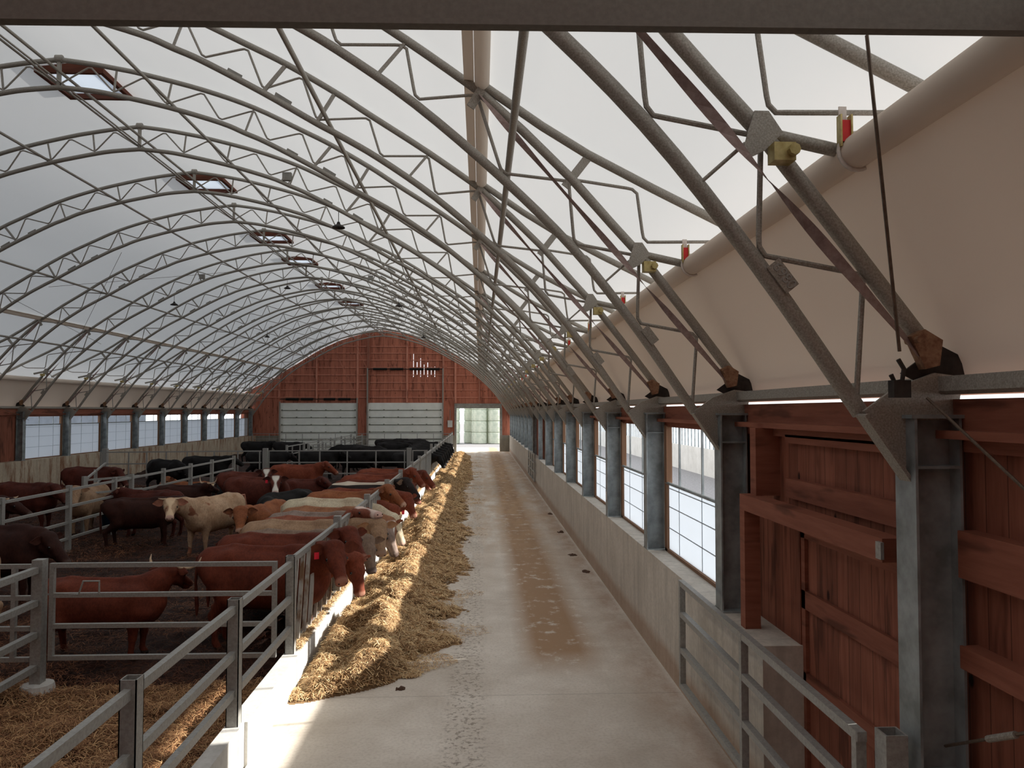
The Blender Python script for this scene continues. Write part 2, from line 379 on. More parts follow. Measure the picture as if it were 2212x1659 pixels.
# ---------------------------------------------------------------- end walls
ROOFP = OUT[:-1] + OVR + [(3.5,4.5),(3.6,4.1)]
def arch_z(x):
    x = XC + abs(x-XC); return interp(ROOFP, x)
def endwall():
    holes = [(-15.95,-9.92,0,3.88),(-9.0,-3.07,0,3.9),(-1.95,1.57,0,3.86)]
    slits = [(-5.42+.285*i, (6.0,7.85-.17*i) if i % 2 == 0 else (6.15, 7.3-.1*i)) for i in range(7)]
    xs = sorted(set([round(-19.1+.22*i, 3) for i in range(103)] + [h for a in holes for h in a[:2]] + [v for s, _ in slits for v in (s, s+.03)] + [XC]))
    mb = MB()
    for a, b in zip(xs, xs[1:]):
        xm = (a+b)/2; lo = 1.3; zt0, zt1 = arch_z(a)+.03, arch_z(b)+.03
        for h in holes:
            if h[0] < xm < h[1]: lo = h[3]
        segs = [(lo, None)]
        for s, (sa, sb) in slits:
            if s < xm < s+.03: segs = [(lo, sa), (sb, None)]
        for z0, z1 in segs:
            t0, t1 = (zt0, zt1) if z1 is None else (z1, z1)
            vs = [(a,YE,z0),(b,YE,z0),(b,YE,t1),(a,YE,t0),(a,YE+.05,z0),(b,YE+.05,z0),(b,YE+.05,t1),(a,YE+.05,t0)]
            mb.add(vs, [(0,1,2,3),(7,6,5,4),(0,4,5,1),(1,5,6,2),(2,6,7,3),(3,7,4,0)])
    struct('wall_back', mb, M['redwood_x'])
    pl = MB()
    for a, b in ((-17.9,-15.95),(-9.92,-9.0),(-3.07,-1.95),(1.57,2.4)): pl.box(a, b, YE-.12, YE+.1, 0, 1.3)
    struct('baseboard_back', pl, M['plinth'])
    # studs and girts
    st = [(-16.05,4.3,0),(-13.1,3.95,0),(-9.85,3.9,.1),(-9.0,3.9,.2),(-5.9,3.95,.1),(-3.0,3.9,.1),(-2.02,3.9,.14),(-.1,3.95,0)]
    for i, (x, z0, e) in enumerate(st):
        w = .11+e*.35
        o = obj('wall_stud', MB().box(x-w/2, x+w/2, YE-.16, YE-.02, z0, arch_z(x)-.05), M['redstud'])
        tag(o, '%s upright red stud from the left on the far red gable wall' % ['first','second','third','fourth','fifth','sixth','seventh','eighth'][i], 'stud', 'studs on the far gable wall')
    gi = 0
    names = ['lowest','second lowest','third lowest','fourth lowest','fifth lowest','sixth lowest','seventh lowest','eighth lowest','topmost']
    for z in (4.35,4.95,5.55,6.15,6.75,7.35,7.9,8.45):
        xr = XC
        while xr < 2.3 and arch_z(xr) > z+.5: xr += .05
        xl = 2*XC-xr
        o = obj('wall_girt', MB().box(xl, xr, YE-.06, YE-.005, z-.035, z+.035), M['redstud'])
        tag(o, '%s of the long red horizontal boards across the far gable wall' % names[gi], 'board', 'girts on the far gable wall'); gi += 1
    # unseen near end wall behind the camera, added to keep the interior dark
    mb = MB()
    xs = [-19.1+.45*i for i in range(51)]
    for a, b in zip(xs, xs[1:]):
        vs = [(a,-2.6,0),(b,-2.6,0),(b,-2.6,arch_z(b)+.03),(a,-2.6,arch_z(a)+.03),(a,-2.65,0),(b,-2.65,0),(b,-2.65,arch_z(b)+.03),(a,-2.65,arch_z(a)+.03)]
        mb.add(vs, [(3,2,1,0),(4,5,6,7),(2,3,7,6)])
    struct('wall_front', mb, M['redwood_x'])
endwall()
def sect_door(name, x0, x1, top, lab):
    root = tag(empty(name, (0,0,0)), lab, 'door', None, 'structure')
    zs = [0.0]; z = top
    cuts = [top] + [top-.58-.585*i for i in range(6)] + [0]
    for a, b in zip(cuts, cuts[1:]):
        obj('door_section', MB().box(x0-.01, x1+.01, YE-.03, YE+.02, max(b,0)+.006, a-.006+.02*(a==top)), M['whitepaint'], root)
    mb = MB()
    for c in cuts[1:-1]:
        mb.box(x0+.04, x1-.04, YE-.05, YE-.028, c-.03, c+.03)
        for i in range(6):
            xx = x0+.12+(x1-x0-.24)*i/5; mb.box(xx-.06, xx+.06, YE-.09, YE-.03, c-.03, c+.075)
    obj('hinge_rail', mb, M['ribs'], root)
    return root
sect_door('door_1', -15.95, -9.92, 3.88, 'white sectional overhead door at the left of the far red wall')
sect_door('door_2', -9.0, -3.07, 3.9, 'white sectional overhead door in the middle of the far red wall')
def door_gear(xs, z, x0, x1, lab, tall):
    r = tag(empty('door_track', (x0, YE-.2, 0)), lab, 'door track')
    for x in (x0, x1):
        obj('track_rail', MB().box(x-.05-x0, x+.05-x0, -.06, .06, 0, tall if (x == x1 or tall > 5) else 4), M['steel'], r)
    obj('shaft', MB().tube([(0,0,z),(x1-x0,0,z)], .03, 8), M['dark'], r, True)
    for a, b in xs: obj('spring', MB().tube([(a-x0,0,z),(b-x0,0,z)], .10, 10), M['brush'], r, True)
door_gear([(-15.5,-14.5),(-14.3,-13.35),(-12.5,-11.6),(-11.35,-10.4)], 4.2, -15.98, -9.86, 'grey door track with four black springs over the left overhead door', 4.3)
door_gear([(-8.6,-7.5),(-7.25,-6.2),(-5.7,-4.6),(-4.35,-3.3)], 6.62, -9.05, -3.02, 'tall grey door track with four black springs over the middle overhead door', 6.7)
struct('door_3', MB().box(-2.1, 1.72, YE-.1, YE+.12, 3.47, 3.86), M['grayboard'], 'grey header over the open doorway at the end of the alley', 'door')
struct('trim_5', MB().box(-2.1, -1.93, YE-.1, YE+.12, 0, 3.47).box(1.55, 1.75, YE-.1, YE+.12, 0, 3.47), M['grayboard'])
r = tag(empty('electrical_box', (-2.45, YE-.03, 2.0)), 'small pale electrical box on the red wall left of the alley doorway', 'box')
obj('housing', MB().box(-.19,.19,-.1,.02,-.05,.5), M['box'], r); obj('conduit', MB().tube([(0,0,.5),(0,0,1.35)], .02, 6), M['steel'], r)
for i, (x0, x1, za, zb) in enumerate(((-10.9,-8.0,0,0),)):
    pass

# bales outside the doorway
BX = [(-.12,77.2),(1.52,77.2),(-.93,78.7),(-2.87,77.3),(.72,78.8)]
bn = ['in mid doorway','at the doorway right','set back left of middle','at the doorway left edge','in the gap behind']
lev = ['bottom','second from the bottom','third from the bottom','top']
bale = None
for i, (x, y) in enumerate(BX):
    for k in range(4):
        if bale is None:
            mb = MB().lathe([(0,0),(.70,0),(.77,.06),(.78,.3),(.79,.6),(.775,.95),(.77,1.07),(.70,1.14),(0,1.14)], 28)
            bale = me_b = mb.mesh('wrapped_bale', M['wrap'], True)
        o = link('wrapped_bale', bale, None, (x, y, -.05+1.145*k))
        tag(o, 'pale green wrapped bale, %s, stack %s' % (lev[k], bn[i]), 'hay bale', 'wrapped bales outside the far doorway')

# ---------------------------------------------------------------- neighbouring barn seen through the right windows
def neighbour():
    r = tag(empty('neighbouring_barn', (11.5, 45, 0)), 'long white barn across the gravel yard outside the right windows', 'barn')
    obj('wall', MB().box(0,.3,-40,60,-.1,1.33), M['curb'], r)
    obj('window_panel', MB().box(.1,.14,-40,60,1.33,3.1), M['panel'], r)
    mb = MB()
    for i in range(150): mb.box(.05,.1,-40+.66*i,-39.95+.66*i,1.33,3.1)
    obj('mullion', mb, M['column'], r)
    obj('eave_board', MB().box(-.1,.3,-40,60,3.1,3.4), M['grayboard'], r)
    mb = MB(); mb.add([(-.3,-40,3.4),(-.3,60,3.4),(2.6,60,6.0),(2.6,-40,6.0),(6.5,60,7.6),(6.5,-40,7.6)], [(0,1,2,3),(3,2,4,5)])
    obj('roof_fabric', mb, M['roof'], r)
neighbour()
r = tag(empty('distant_barn', (-38, 52, 0)), 'blue-grey barn in the distance, glimpsed through the tops of the left windows', 'barn')
obj('wall', MB().box(-8,0,-40,36,-.1,4.6), pm('blue_grey_siding', (.018,.024,.034), (.028,.036,.05), 1, .8), r)
obj('roof', MB().add([(.3,-40,4.5),(.3,36,4.5),(-4,36,6.6),(-4,-40,6.6),(-8.3,36,4.5),(-8.3,-40,4.5)], [(0,1,2,3),(3,2,4,5),(0,3,5),(1,4,2)]), M['grayboard'], r)

# ---------------------------------------------------------------- windows
wi = [0]
def window(side, y0, y1, zb, wires=3):
    wi[0] += 1
    r = tag(empty('window_%d' % wi[0], (mir(2.62, side), (y0+y1)/2, 1.31)), None, None, None, 'structure')
    h = (y1-y0)/2; s = side
    fr = MB()
    for a, b, c, d in ((-h,-h+.09,0,1.74),(h-.12,h,0,1.74)): fr.box(-.04,.04,a,b,c,d)
    fr.box(-.04,.04,-h,h,0,.04)
    obj('frame', fr, M['trimwood'], r)
    obj('curtain_panel', MB().box(-.006,.006,-h+.06,h-.06,.04,zb), M['panel'], r)
    obj('panel_rail', MB().tube([(-.02*s,-h+.03,zb),(-.02*s,h-.03,zb)], .022, 8), M['column'], r, True)
    w = MB()
    for i in range(wires):
        yy = -h + 2*h*(i+.35)/wires; w.box(-.012,.012,yy-.014,yy+.014,zb,1.74)
    obj('mullion', w, M['column'], r)
    w = MB(); q = sorted((-.014*s, -.008*s))
    for i in range(wires): yy = -h + 2*h*(i+.35)/wires; w.box(*q, yy-.008, yy+.008, .05, zb)
    for fz in (.93,.66,.35): w.box(*q, -h+.06, h-.06, zb*fz-.006, zb*fz+.006)
    obj('panel_seam', w, M['seam'], r)
for k in range(1, 17):
    if k == 8: continue
    window(1, YK[k]+.02, YK[k+1]-.2, .94)
for k in range(8, 17):
    window(-1, YK[k]+.02, YK[k+1]-.2, 1.38)
plankwall('wall_right.004', 1, YK[8]-.1, YK[9]-.05, 1.31, 3.05, 2.5, .12)

# ---------------------------------------------------------------- columns
def column(side):
    r = empty('steel_column'); X = lambda x: mir(x, side)-mir(2.33, side)
    def bx(mb, x0, x1, y0, y1, z0, z1):
        a, b = sorted((X(x0), X(x1))); return mb.box(a, b, y0, y1, z0, z1)
    sh = MB(); bx(sh, 2.33, 2.345, -.1, .1, 0, 1.9); bx(sh, 2.575, 2.59, -.1, .1, 0, 1.9); bx(sh, 2.345, 2.575, -.008, .008, 0, 1.9)
    obj('shaft', sh, M['column'], r)
    pl = MB(); bx(pl, 2.345, 2.575, -.1, .1, 1.63, 1.645); bx(pl, 2.31, 2.6, -.11, .11, 1.9, 1.92); obj('stiffener_plate', pl, M['column'], r)
    bp = MB(); bx(bp, 2.33, 2.63, -.13, .13, -.0, .015); obj('base_plate', bp, M['column'], r)
    gp = MB().prism([(X(p[0]), p[1]-1.31) for p in ((2.10,3.25),(2.335,2.90),(2.37,3.2),(2.62,3.2),(2.66,3.44),(2.5,3.46),(2.28,3.38))], -.012, .012)
    obj('gusset_plate', gp, M['steel'], r)
    kb = MB().bar((X(2.09),0,3.23-1.31), (X(2.34),0,2.87-1.31), .11, .02); obj('knee_brace', kb, M['steel'], r)
    sg = MB(); bx(sg, 2.44, 2.50, -.112, -.10, .30, .42) if side > 0 else None
    return r
proto = {s: column(s) for s in (1, -1)}
for side in (1, -1):
    n = 0
    for k in range(NF):
        if side < 0 and k < 7: continue
        c = proto[side] if n == 0 else dup(proto[side])
        c.location = (mir(2.33, side), YK[k]-.09, 1.31)
        what = 'grey steel wall column on the %s concrete wall' % ('right' if side > 0 else 'left')
        tag(c, nth(n, what), 'column', 'steel columns along the %s wall' % ('right' if side > 0 else 'left')); n += 1

# ---------------------------------------------------------------- trusses
def truss():
    r = empty('roof_truss')
    P = lambda p, s, y=0: (mir(p[0], s), y, p[1])
    inn = smoothpts(IN); full = [(mir(x,-1), z) for x, z in inn[::-1]] + inn[1:]
    obj('inner_chord', MB().tube([(x,0,z) for x, z in full], .047, 12), M['steel'], r, True)
    ou = smoothpts(OUT); full = [(mir(x,-1), z) for x, z in ou[::-1]] + ou[1:]
    obj('outer_chord', MB().tube([(x,0,z) for x, z in full], .045, 12), M['steel'], r, True)
    innx = [-7.76,-6.77,-5.81,-4.83,-3.95,-3.1,-2.34,-1.43,-.65,.21]
    outx = [-7.2,-6.22,-5.15,-4.21,-3.33,-2.55,-1.6,-.75,-.04]
    for s in (1,-1):
        obj('leg_chord', MB().tube([P(p,s) for p in LEG], .047, 12), M['steel'], r, True)
        obj('eave_chord', MB().tube([P(p,s) for p in OVR], .045, 12), M['steel'], r, True)
        def zig(nodes):
            pts = []
            for i, p in enumerate(nodes):
                if 0 < i < len(nodes)-1:
                    a, b = Vector(nodes[i-1]), Vector(nodes[i+1]); q = Vector(p)
                    for t in (.10, .04): pts.append(tuple(q + (a-q).normalized()*t + ((a-q).normalized()+(b-q).normalized())*(.0 if t > .05 else .004)))
                    for t in (.04, .10): pts.append(tuple(q + (b-q).normalized()*t))
                else: pts.append(p)
            return [P(p,s) for p in pts]
        nodes = [(-7.76,9.25)]
        for a, b in zip(outx, innx[1:]):
            nodes += [(a, interp(OUT,a)-.05), (b, interp(IN,b)+.05)]
        obj('web_rod', MB().tube(zig(nodes), .0165, 8), M['steel'], r, True)
        n2 = [(.21,5.60),(.86,5.56)]; obj('web_rod', MB().tube(zig([(-.04,6.40),(.21,5.62),(.85,5.55)]), .0165, 8), M['steel'], r, True)
        obj('web_rod', MB().tube(zig([(.88,5.52),(.93,4.92),(1.58,4.80)]), .0165, 8), M['steel'], r, True)
        obj('web_rod', MB().tube(zig([(1.58,4.74),(1.56,4.13),(2.16,4.02),(2.11,3.34)]), .0165, 8), M['steel'], r, True)
        obj('web_rod', MB().tube(zig([(.95,5.56),(1.56,5.47),(1.63,4.94),(2.36,4.95),(2.55,5.04)]), .0165, 8), M['steel'], r, True)
        obj('outrigger', MB().tube([P((1.64,4.81),s), P((2.06,4.72),s)], .038, 10), M['steel'], r, True)
        obj('strut', MB().bar(P((1.08,5.80),s), P((.84,5.49),s), .085, .02, (0,1,0)), M['steel'], r)
        for a, b, w in (((-2.78,8.19),(-3.1,7.79),.045), ((-2.08,7.80),(-2.34,7.36),.045), ((-.74,6.94),(-1.04,6.58),.03), ((-4.21,8.86),(-4.37,8.42),.03),((-5.72,9.33),(-5.81,8.89),.03),((-6.72,9.55),(-6.77,9.1),.03)):
            obj('strut', MB().bar(P(a,s), P(b,s), w), M['steel'], r)
        obj('strut', MB().tube([P((1.22,4.52),s,-.03), P((1.47,4.74),s,-.06)], .011, 8), M['steel'], r, True)
        # splice plates and cast tags
        obj('splice_plate', MB().prism([P(q,s)[::2] for q in ((-.03,6.46),(.04,6.41),(-.07,6.23),(-.14,6.28))], -.07, -.055), M['steel'], r)
        obj('splice_plate', MB().prism([P(q,s)[::2] for q in ((1.52,4.92),(1.60,4.92),(1.68,4.80),(1.58,4.70),(1.50,4.66),(1.46,4.72))], -.075, -.06), M['steel'], r)
        obj('number_plate', MB().prism([P(q,s)[::2] for q in ((-3.62,8.06),(-3.42,7.95),(-3.39,8.02),(-3.59,8.13))], -.01, 0), M['grayboard'], r)
        obj('number_plate', MB().prism([P(q,s)[::2] for q in ((-2.95,7.71),(-2.72,7.57),(-2.69,7.65),(-2.92,7.79))], -.01, 0), M['grayboard'], r)
        nb = MB().prism([P(q,s)[::2] for q in ((1.585,4.045),(1.655,4.10),(1.765,3.955),(1.695,3.90))], -.06, -.054)
        npl = obj('number_plate', nb, M['steel'], r)
        # ratchet winches
        w = obj('ratchet_winch', MB().box(*sorted((mir(1.60,s),mir(1.72,s))), -.15, -.05, 4.62, 4.72).tube([P((1.70,4.67),s,-.19),P((1.70,4.67),s,-.03)], .032, 8), M['zinc'], r)
        w = obj('ratchet_winch', MB().prism([P(q,s)[::2] for q in ((2.36,3.66),(2.44,3.70),(2.54,3.64),(2.52,3.50),(2.44,3.48))], -.12, -.05).tube([P((2.39,3.64),s,-.16),P((2.39,3.64),s,-.03)], .02, 8), M['rustzinc'], r)
        obj('foot_plate', MB().prism([P(q,s)[::2] for q in ((2.34,3.46),(2.56,3.62),(2.68,3.56),(2.71,3.42),(2.60,3.34),(2.5,3.38))], -.05, -.035), M['dark'], r)
        # flat tension strap with a twist
        A = Vector(P((-.02,6.38),s,-.09)); B = Vector(P((2.42,3.56),s,-.10)); vs = []; n = 36
        dd = (B-A).normalized(); e1 = Vector((0,1,0)); e2 = dd.cross(e1).normalized()
        for i in range(n+1):
            t = i/n; p = A + (B-A)*t; a = .35 + 2.6*math.sin(t*PI*1.5)
            wv = e1*math.cos(a) + e2*math.sin(a); vs += [p - wv*.032, p + wv*.032]
        obj('tension_strap', MB().add(vs, [(2*i,2*i+1,2*i+3,2*i+2) for i in range(n)]), M['strap'], r)
    obj('ridge_post', MB().bar((XC,0,9.22),(XC,0,9.74), .06), M['steel'], r)
    obj('ridge_clamp', MB().tube([(XC-.06,0,9.73),(XC+.06,0,9.73)], .075, 12), M['steel'], r)
    return r
tr = truss()
for k in range(NF):
    t = tr if k == 0 else dup(tr); t.location = (0, YK[k], 0)
    tag(t, nth(k, 'arched galvanized roof truss with zigzag web rods'), 'roof truss', 'arched trusses under the fabric roof')
# raised lettering on the nearest number plate
fc = bpy.data.curves.new('plate_digits', 'FONT'); fc.body = '6980'; fc.size = .082; fc.extrude = .002; fc.align_x = 'CENTER'; fc.align_y = 'CENTER'
dg = bpy.data.objects.new('tmp_digits', fc); COL.objects.link(dg)
bpy.context.view_layer.update()
me = bpy.data.meshes.new_from_object(dg.evaluated_get(bpy.context.evaluated_depsgraph_get())); bpy.data.objects.remove(dg)
me.materials.clear(); me.materials.append(M['rail'])
dgo = link('plate_digits', me, [c for c in tr.children if c.name.startswith('number_plate')][2], (1.682, -.062, 4.0), (PI/2, math.radians(53), 0))

# ---------------------------------------------------------------- purlins, seam tubes, curtains
def longtube(name, x, z, r, lab, cat, y0=-2.5, y1=None, mat='steel', n=10):
    y1 = y1 or YE-.1
    o = obj(name, MB().tube([(0,0,0),(0,y1-y0,0)], r, n), M[mat], None, True); o.location = (x, y0, z); return tag(o, lab, cat)
longtube('purlin', .28, 5.73, .034, 'long brown steel purlin tube low on the right slope of the roof', 'purlin')
longtube('purlin', mir(.28,-1), 5.73, .034, 'long steel purlin tube lowest on the left slope of the roof', 'purlin')
longtube('purlin', -2.2, 7.42, .032, 'long steel purlin tube halfway up the right slope of the roof', 'purlin')
longtube('purlin', mir(-2.2,-1), 7.42, .032, 'long steel purlin tube halfway up the left slope of the roof', 'purlin')
longtube('purlin', -5.72, 8.93, .030, 'long steel purlin tube just right of the ridge', 'purlin')
longtube('purlin', mir(-5.72,-1), 8.93, .030, 'long steel purlin tube just left of the ridge', 'purlin')
longtube('purlin', XC+.03, 9.48, .030, 'upper ridge purlin tube running along the peak of the roof', 'purlin')
longtube('conduit', XC-.06, 9.30, .022, 'left one of two thin tubes hanging under the ridge', 'conduit')
longtube('conduit', XC+.06, 9.27, .018, 'right one of two thin tubes hanging under the ridge', 'conduit')
for s, w in ((1,'right'), (-1,'left')):
    o = longtube('roof_seam_tube', mir(.01,s), 6.52, .075, 'pale rolled fabric seam tube along the %s slope under the roof cover' % w, 'fabric tube', mat='band', n=14)
    mb = MB(); a, b = mir(-.07,s), mir(-.17,s)
    mb.box(min(a,b), max(a,b), 0, YE+2.4, .0, .012); 
    fl = obj('seam_flap', mb, M['band'], o); fl.location = (-mir(.01,s), 0, .02)
    # ventilation curtain: roll tube with the sheet below it
    zt = 4.70 if s > 0 else 4.50
    T = [(2.13,zt-.06),(2.3,4.3),(2.52,3.9),(2.70,3.50),(2.74,3.34)]
    rt = tag(empty('ventilation_curtain', (0,0,0)), 'long beige fabric ventilation curtain with its roll tube above the %s wall' % w, 'curtain')
    obj('roll_tube', MB().tube([(mir(2.10,s),-2.5,zt),(mir(2.10,s),YE-.05,zt)], .095, 18), M['curtain'], rt, True)
    vs = []; ys = [-2.5+.4*i for i in range(160)]; n = len(T)
    for y in ys:
        ph = ((y-Y0)/DY) % 1; wv = .03*math.exp(-((ph-.12)/.07)**2)-.02*math.exp(-((ph-.3)/.15)**2)
        for i, (x, z) in enumerate(T): vs.append((mir(x-wv*(i not in (0,n-1)),s), y, z))
    sheet = MB().add(vs, [(j*n+i, j*n+i+1, (j+1)*n+i+1, (j+1)*n+i) for j in range(len(ys)-1) for i in range(n-1)])
    obj('sheet', sheet, M['curtain'], rt, True)
    obj('tube_core', MB().tube([(mir(2.10,s),-2.5,zt-.0),(mir(2.10,s),YE,zt)], .03, 8), M['steel'], rt, True)
    # eave channel
    poly = [(mir(x,s),z) for x, z in ((2.52,3.36),(2.56,3.34),(2.56,3.375),(2.585,3.385),(2.56,3.395),(2.56,3.43),(2.52,3.44))]
    tag(obj('eave_channel', MB().prism(poly, -2.5, YE-.05), M['steel']), 'grey folded steel eave channel running along the top of the %s columns' % w, 'channel')
    for k in range(0, NF):
        if s < 0: continue
        y = YK[k]
        t = tag(empty('ratchet_strap', (2.05, y-.05, 4.72)), nth(k, 'red-handled ratchet strap tying the right curtain tube to a truss'), 'strap', 'ratchet straps on the right curtain tube') if k == 0 else None
        if k == 0:
            rp = t
            mb = MB().bar((-.02,0,.24),(-.02,0,.02), .045, .006, (0,1,0)); obj('webbing', mb, M['white'], t)
            pts = [(.05+.105*math.cos(a), -.02, -.02+.105*math.sin(a)) for a in [i*PI/10 for i in range(21)]]
            obj('loop', MB().tube(pts, .012, 6), M['white'], t)
            obj('handle', MB().box(-.05,.01,-.04,-.01,.03,.15), M['red'], t); obj('buckle', MB().box(-.055,-.045,-.05,.0,.0,.18).box(.005,.015,-.05,.0,.0,.18), M['zinc'], t)
        else:
            t = dup(rp); t.location = (2.05, y-.05, 4.72)
            tag(t, nth(k, 'red-handled ratchet strap tying the right curtain tube to a truss'), 'strap')

# big header beam in front of the camera
def beam():
    r = tag(empty('header_beam', (0, 2.6, 4.59), 0), 'dark steel header beam across the top of the view, nearest to the camera', 'beam')
    r.rotation_euler = (0, math.radians(-.55), 0)
    obj('web', MB().box(-9, 3.3, 0, .02, .012, .62), M['beam'], r)
    obj('flange', MB().box(-9, 3.3, -.025, .02, -.006, .014), M['beam'], r)
    obj('flange', MB().box(-9, 3.3, -.025, .02, .62, .636), M['beam'], r)
beam()
# cables and rods
def cable(name, a, b, r, lab, cat='cable', mat='cable'):
    a = Vector(a); b = Vector(b); o = obj(name, MB().tube([(0,0,0), tuple(b-a)], r, 6), M[mat], None, True); o.location = a; return tag(o, lab, cat)
c = cable('hanging_cable', (1.898,3.6,5.10), (2.175,3.85,3.56), .009, 'thin dark cable hanging straight down to a hook at the foot of the nearest truss')
obj('hook', MB().tube([(.28,.27,-1.58),(.31,.27,-1.63),(.30,.27,-1.69),(.26,.27,-1.70),(.24,.27,-1.66)], .012, 6).box(.24,.33,.24,.30,-1.78,-1.69), M['dark'], c)
cable('brace_rod', (2.42,4.02,3.32), (2.5,2.9,2.6), .008, 'thin diagonal brace rod running down right from the nearest column top', 'rod')
c = cable('turnbuckle_rod', (2.5,4.05,1.45), (2.5,3.2,1.90), .008, 'rod with turnbuckle at the foot of the nearest column, bottom right', 'rod')
obj('turnbuckle', MB().tube([(0,-.35,.185),(0,-.55,.29)], .017, 8), M['steel'], c)
ck = [((-13.3,17.4,7.2),(-15.0,30.6,5.9),'on the left slope, nearest'),((-11.2,YK[6],8.2),(-16.6,YK[8],4.6),'crossing the left slope near the beige seam'),((-9.0,YK[8],8.9),(-13.4,YK[6],7.1),'crossing high on the left slope'),((-16.9,YK[6],4.3),(-17.5,YK[7]+2.9,2.9),'down the left wall at the red planks')]
for a, b, l in ck: cable('brace_cable', a, b, .006, 'thin steel brace cable '+l)
for i, (a, b, l) in enumerate([((-11.4,YE-1.2,7.9),(-9.9,YE-.3,4.3),'by the left overhead door'),((-2.9,YE-.6,6.9),(-2.1,YE-.3,3.9),'slanting down to the alley doorway'),((-9.9,YE-.8,8.4),(-9.1,YE-.3,6.7),'by the high door springs')]):
    cable('brace_rod', a, b, .02, 'pale brace rod on the far wall, '+l, 'rod', 'redstud')

# roof hatches
for i, y in enumerate(HATCH):
    r = tag(empty('roof_hatch', (-7.76, y, 9.62)), nth(i, 'red wooden roof hatch frame with clear pane along the ridge'), 'roof hatch', 'wooden roof hatches along the ridge')
    fr = MB().box(-.64,.64,-.64,-.56,0,.24).box(-.64,.64,.56,.64,0,.24).box(-.64,-.56,-.56,.56,0,.24).box(.56,.64,-.56,.56,0,.24)
    obj('frame', fr, M['redbeam'], r)
    obj('pane', MB().box(-.56,.56,-.56,.56,.10,.105), M['panel'], r)
# hanging lamps and flood lights
lm = None
for i, (x, y, l) in enumerate(((-3.27,YK[4],'nearest, right of the ridge'),(-8.6,YK[9],'under the ridge'),(-3.3,YK[8],'right of the ridge, in the middle distance'),(mir(-3.3,-1),YK[8],'on the left slope, in the middle distance'),(mir(-3.3,-1),YK[12],'on the left slope, far away'),(-3.3,YK[12],'right of the ridge, far away'))):
    zc = interp(IN, XC+abs(x-XC)); r = empty('pendant_lamp', (x, y+.07, zc-.02))
    obj('cord', MB().tube([(0,0,0),(0,0,-.27)], .008, 6), M['dark'], r)
    obj('lamp_shade', MB().lathe([(.03,-.25),(.045,-.3),(.14,-.36),(.15,-.39),(.135,-.385),(.03,-.33)], 16), M['dark'], r, True)
    tag(r, 'small dark pendant lamp hanging from a truss, '+l, 'lamp', 'pendant lamps under the roof')
for x, y, l in ((-4.42,YK[4],'nearest, right of the ridge'),(mir(-4.42,-1),YK[8],'on the left slope'),(-4.42,YK[8],'right of the ridge, further away')):
    zc = interp(IN, XC+abs(x-XC)); r = empty('flood_light', (x, y, zc))
    obj('housing', MB().box(-.11,.09,-.06,.05,.10,.28), M['grayboard'], r); obj('arm', MB().tube([(0,0,0),(.06,0,.12),(.02,0,.2)], .012, 6), M['steel'], r)
    obj('lead', MB().tube([(-.09,0,.2),(-.16,0,.08),(-.1,0,.0),(0,0,0)], .006, 5), M['dark'], r)
    tag(r, 'small grey flood light clamped to a truss, '+l, 'lamp', 'flood lights on the trusses')

# ---------------------------------------------------------------- red sliding door bay (right, nearest)
def doorbay():
    r = tag(empty('door_4', (2.7, 5.35, 0)), 'red plank door in the nearest bay of the right wall', 'door', None, 'structure')
    obj('door_leaf', MB().box(.0,.04,-.93,1.0,.02,2.36), M['redwood_y'], r)
    rails = MB()
    for z0, z1 in ((.1,.28),(.95,1.1),(1.62,1.77),(2.2,2.36)): rails.box(-.03,0,-.93,1.0,z0,z1)
    rails.box(-.03,0,-.93,-.78,.02,2.36).box(-.03,0,.85,1.0,.02,2.36)
    obj('door_rail', rails, M['redbeam'], r)
    tag(obj('door_header', MB().box(2.36,2.50,4.40,6.86,2.36,2.50), M['redbeam']), 'thick red wooden header board above the sliding door', 'board')
    tag(obj('door_jamb', MB().box(2.36,2.50,6.74,6.86,1.31,2.36), M['redbeam']), 'upright red board standing on the concrete left of the sliding door', 'board')
    tag(obj('door_post', MB().box(2.44,2.66,6.66,6.80,2.50,3.1), M['redbeam']), 'red post beside the second column above the sliding door', 'board')
    mb = MB().box(2.60,2.66,4.45,6.4,2.52,2.68).box(2.60,2.66,4.45,6.4,2.98,3.05)
    tag(obj('panel_rail_board', mb, M['redbeam']), 'pair of red boards framing the plank panel above the sliding door', 'board')
    # small grey bracket on the end of the header board
    tag(obj('track_bracket', MB().box(2.34,2.36,4.38,4.44,2.38,2.48), M['rail']), 'small grey metal bracket on the near end of the door header board', 'bracket')
doorbay()

# ---------------------------------------------------------------- fences
def gate(name, a, b, zs, lab, cat='gate', w=.05, stiles=(), post=None, grp=None, zlo=None, th=None, handle=False):
    # a,b are (x,y) ends; zs the rail heights; stiles are fractions along it
    a = Vector((a[0],a[1],0)); b = Vector((b[0],b[1],0)); L = (b-a).length; ang = math.atan2(b.y-a.y, b.x-a.x)
    r = tag(empty(name, a, ang), lab, cat, grp); th = th or w
    for z in zs: obj('rail', MB().bar((0,0,z),(L,0,z), th, w), M['rail'], r)
    lo = min(zs) if zlo is None else zlo
    for s in stiles: obj('stile', MB().box(L*s-w/2, L*s+w/2, -th/2-.002, th/2+.002, lo-w/2+.002, max(zs)+w/2-.002), M['rail'], r)
    for s, z0, z1, pw in (post or ()): obj('post', MB().box(L*s-pw/2, L*s+pw/2, -pw/2, pw/2, z0, z1), M['rail'], r)
    return r
XF = -2.25
# curb
struct('trim_6', MB().box(-2.32, -2.14, 7.2, YE-.4, -.05, .385), M['curb'])
struct('trim_7', MB().box(-2.32, -2.17, -3, 7.2, -.05, .385), M['curb'])
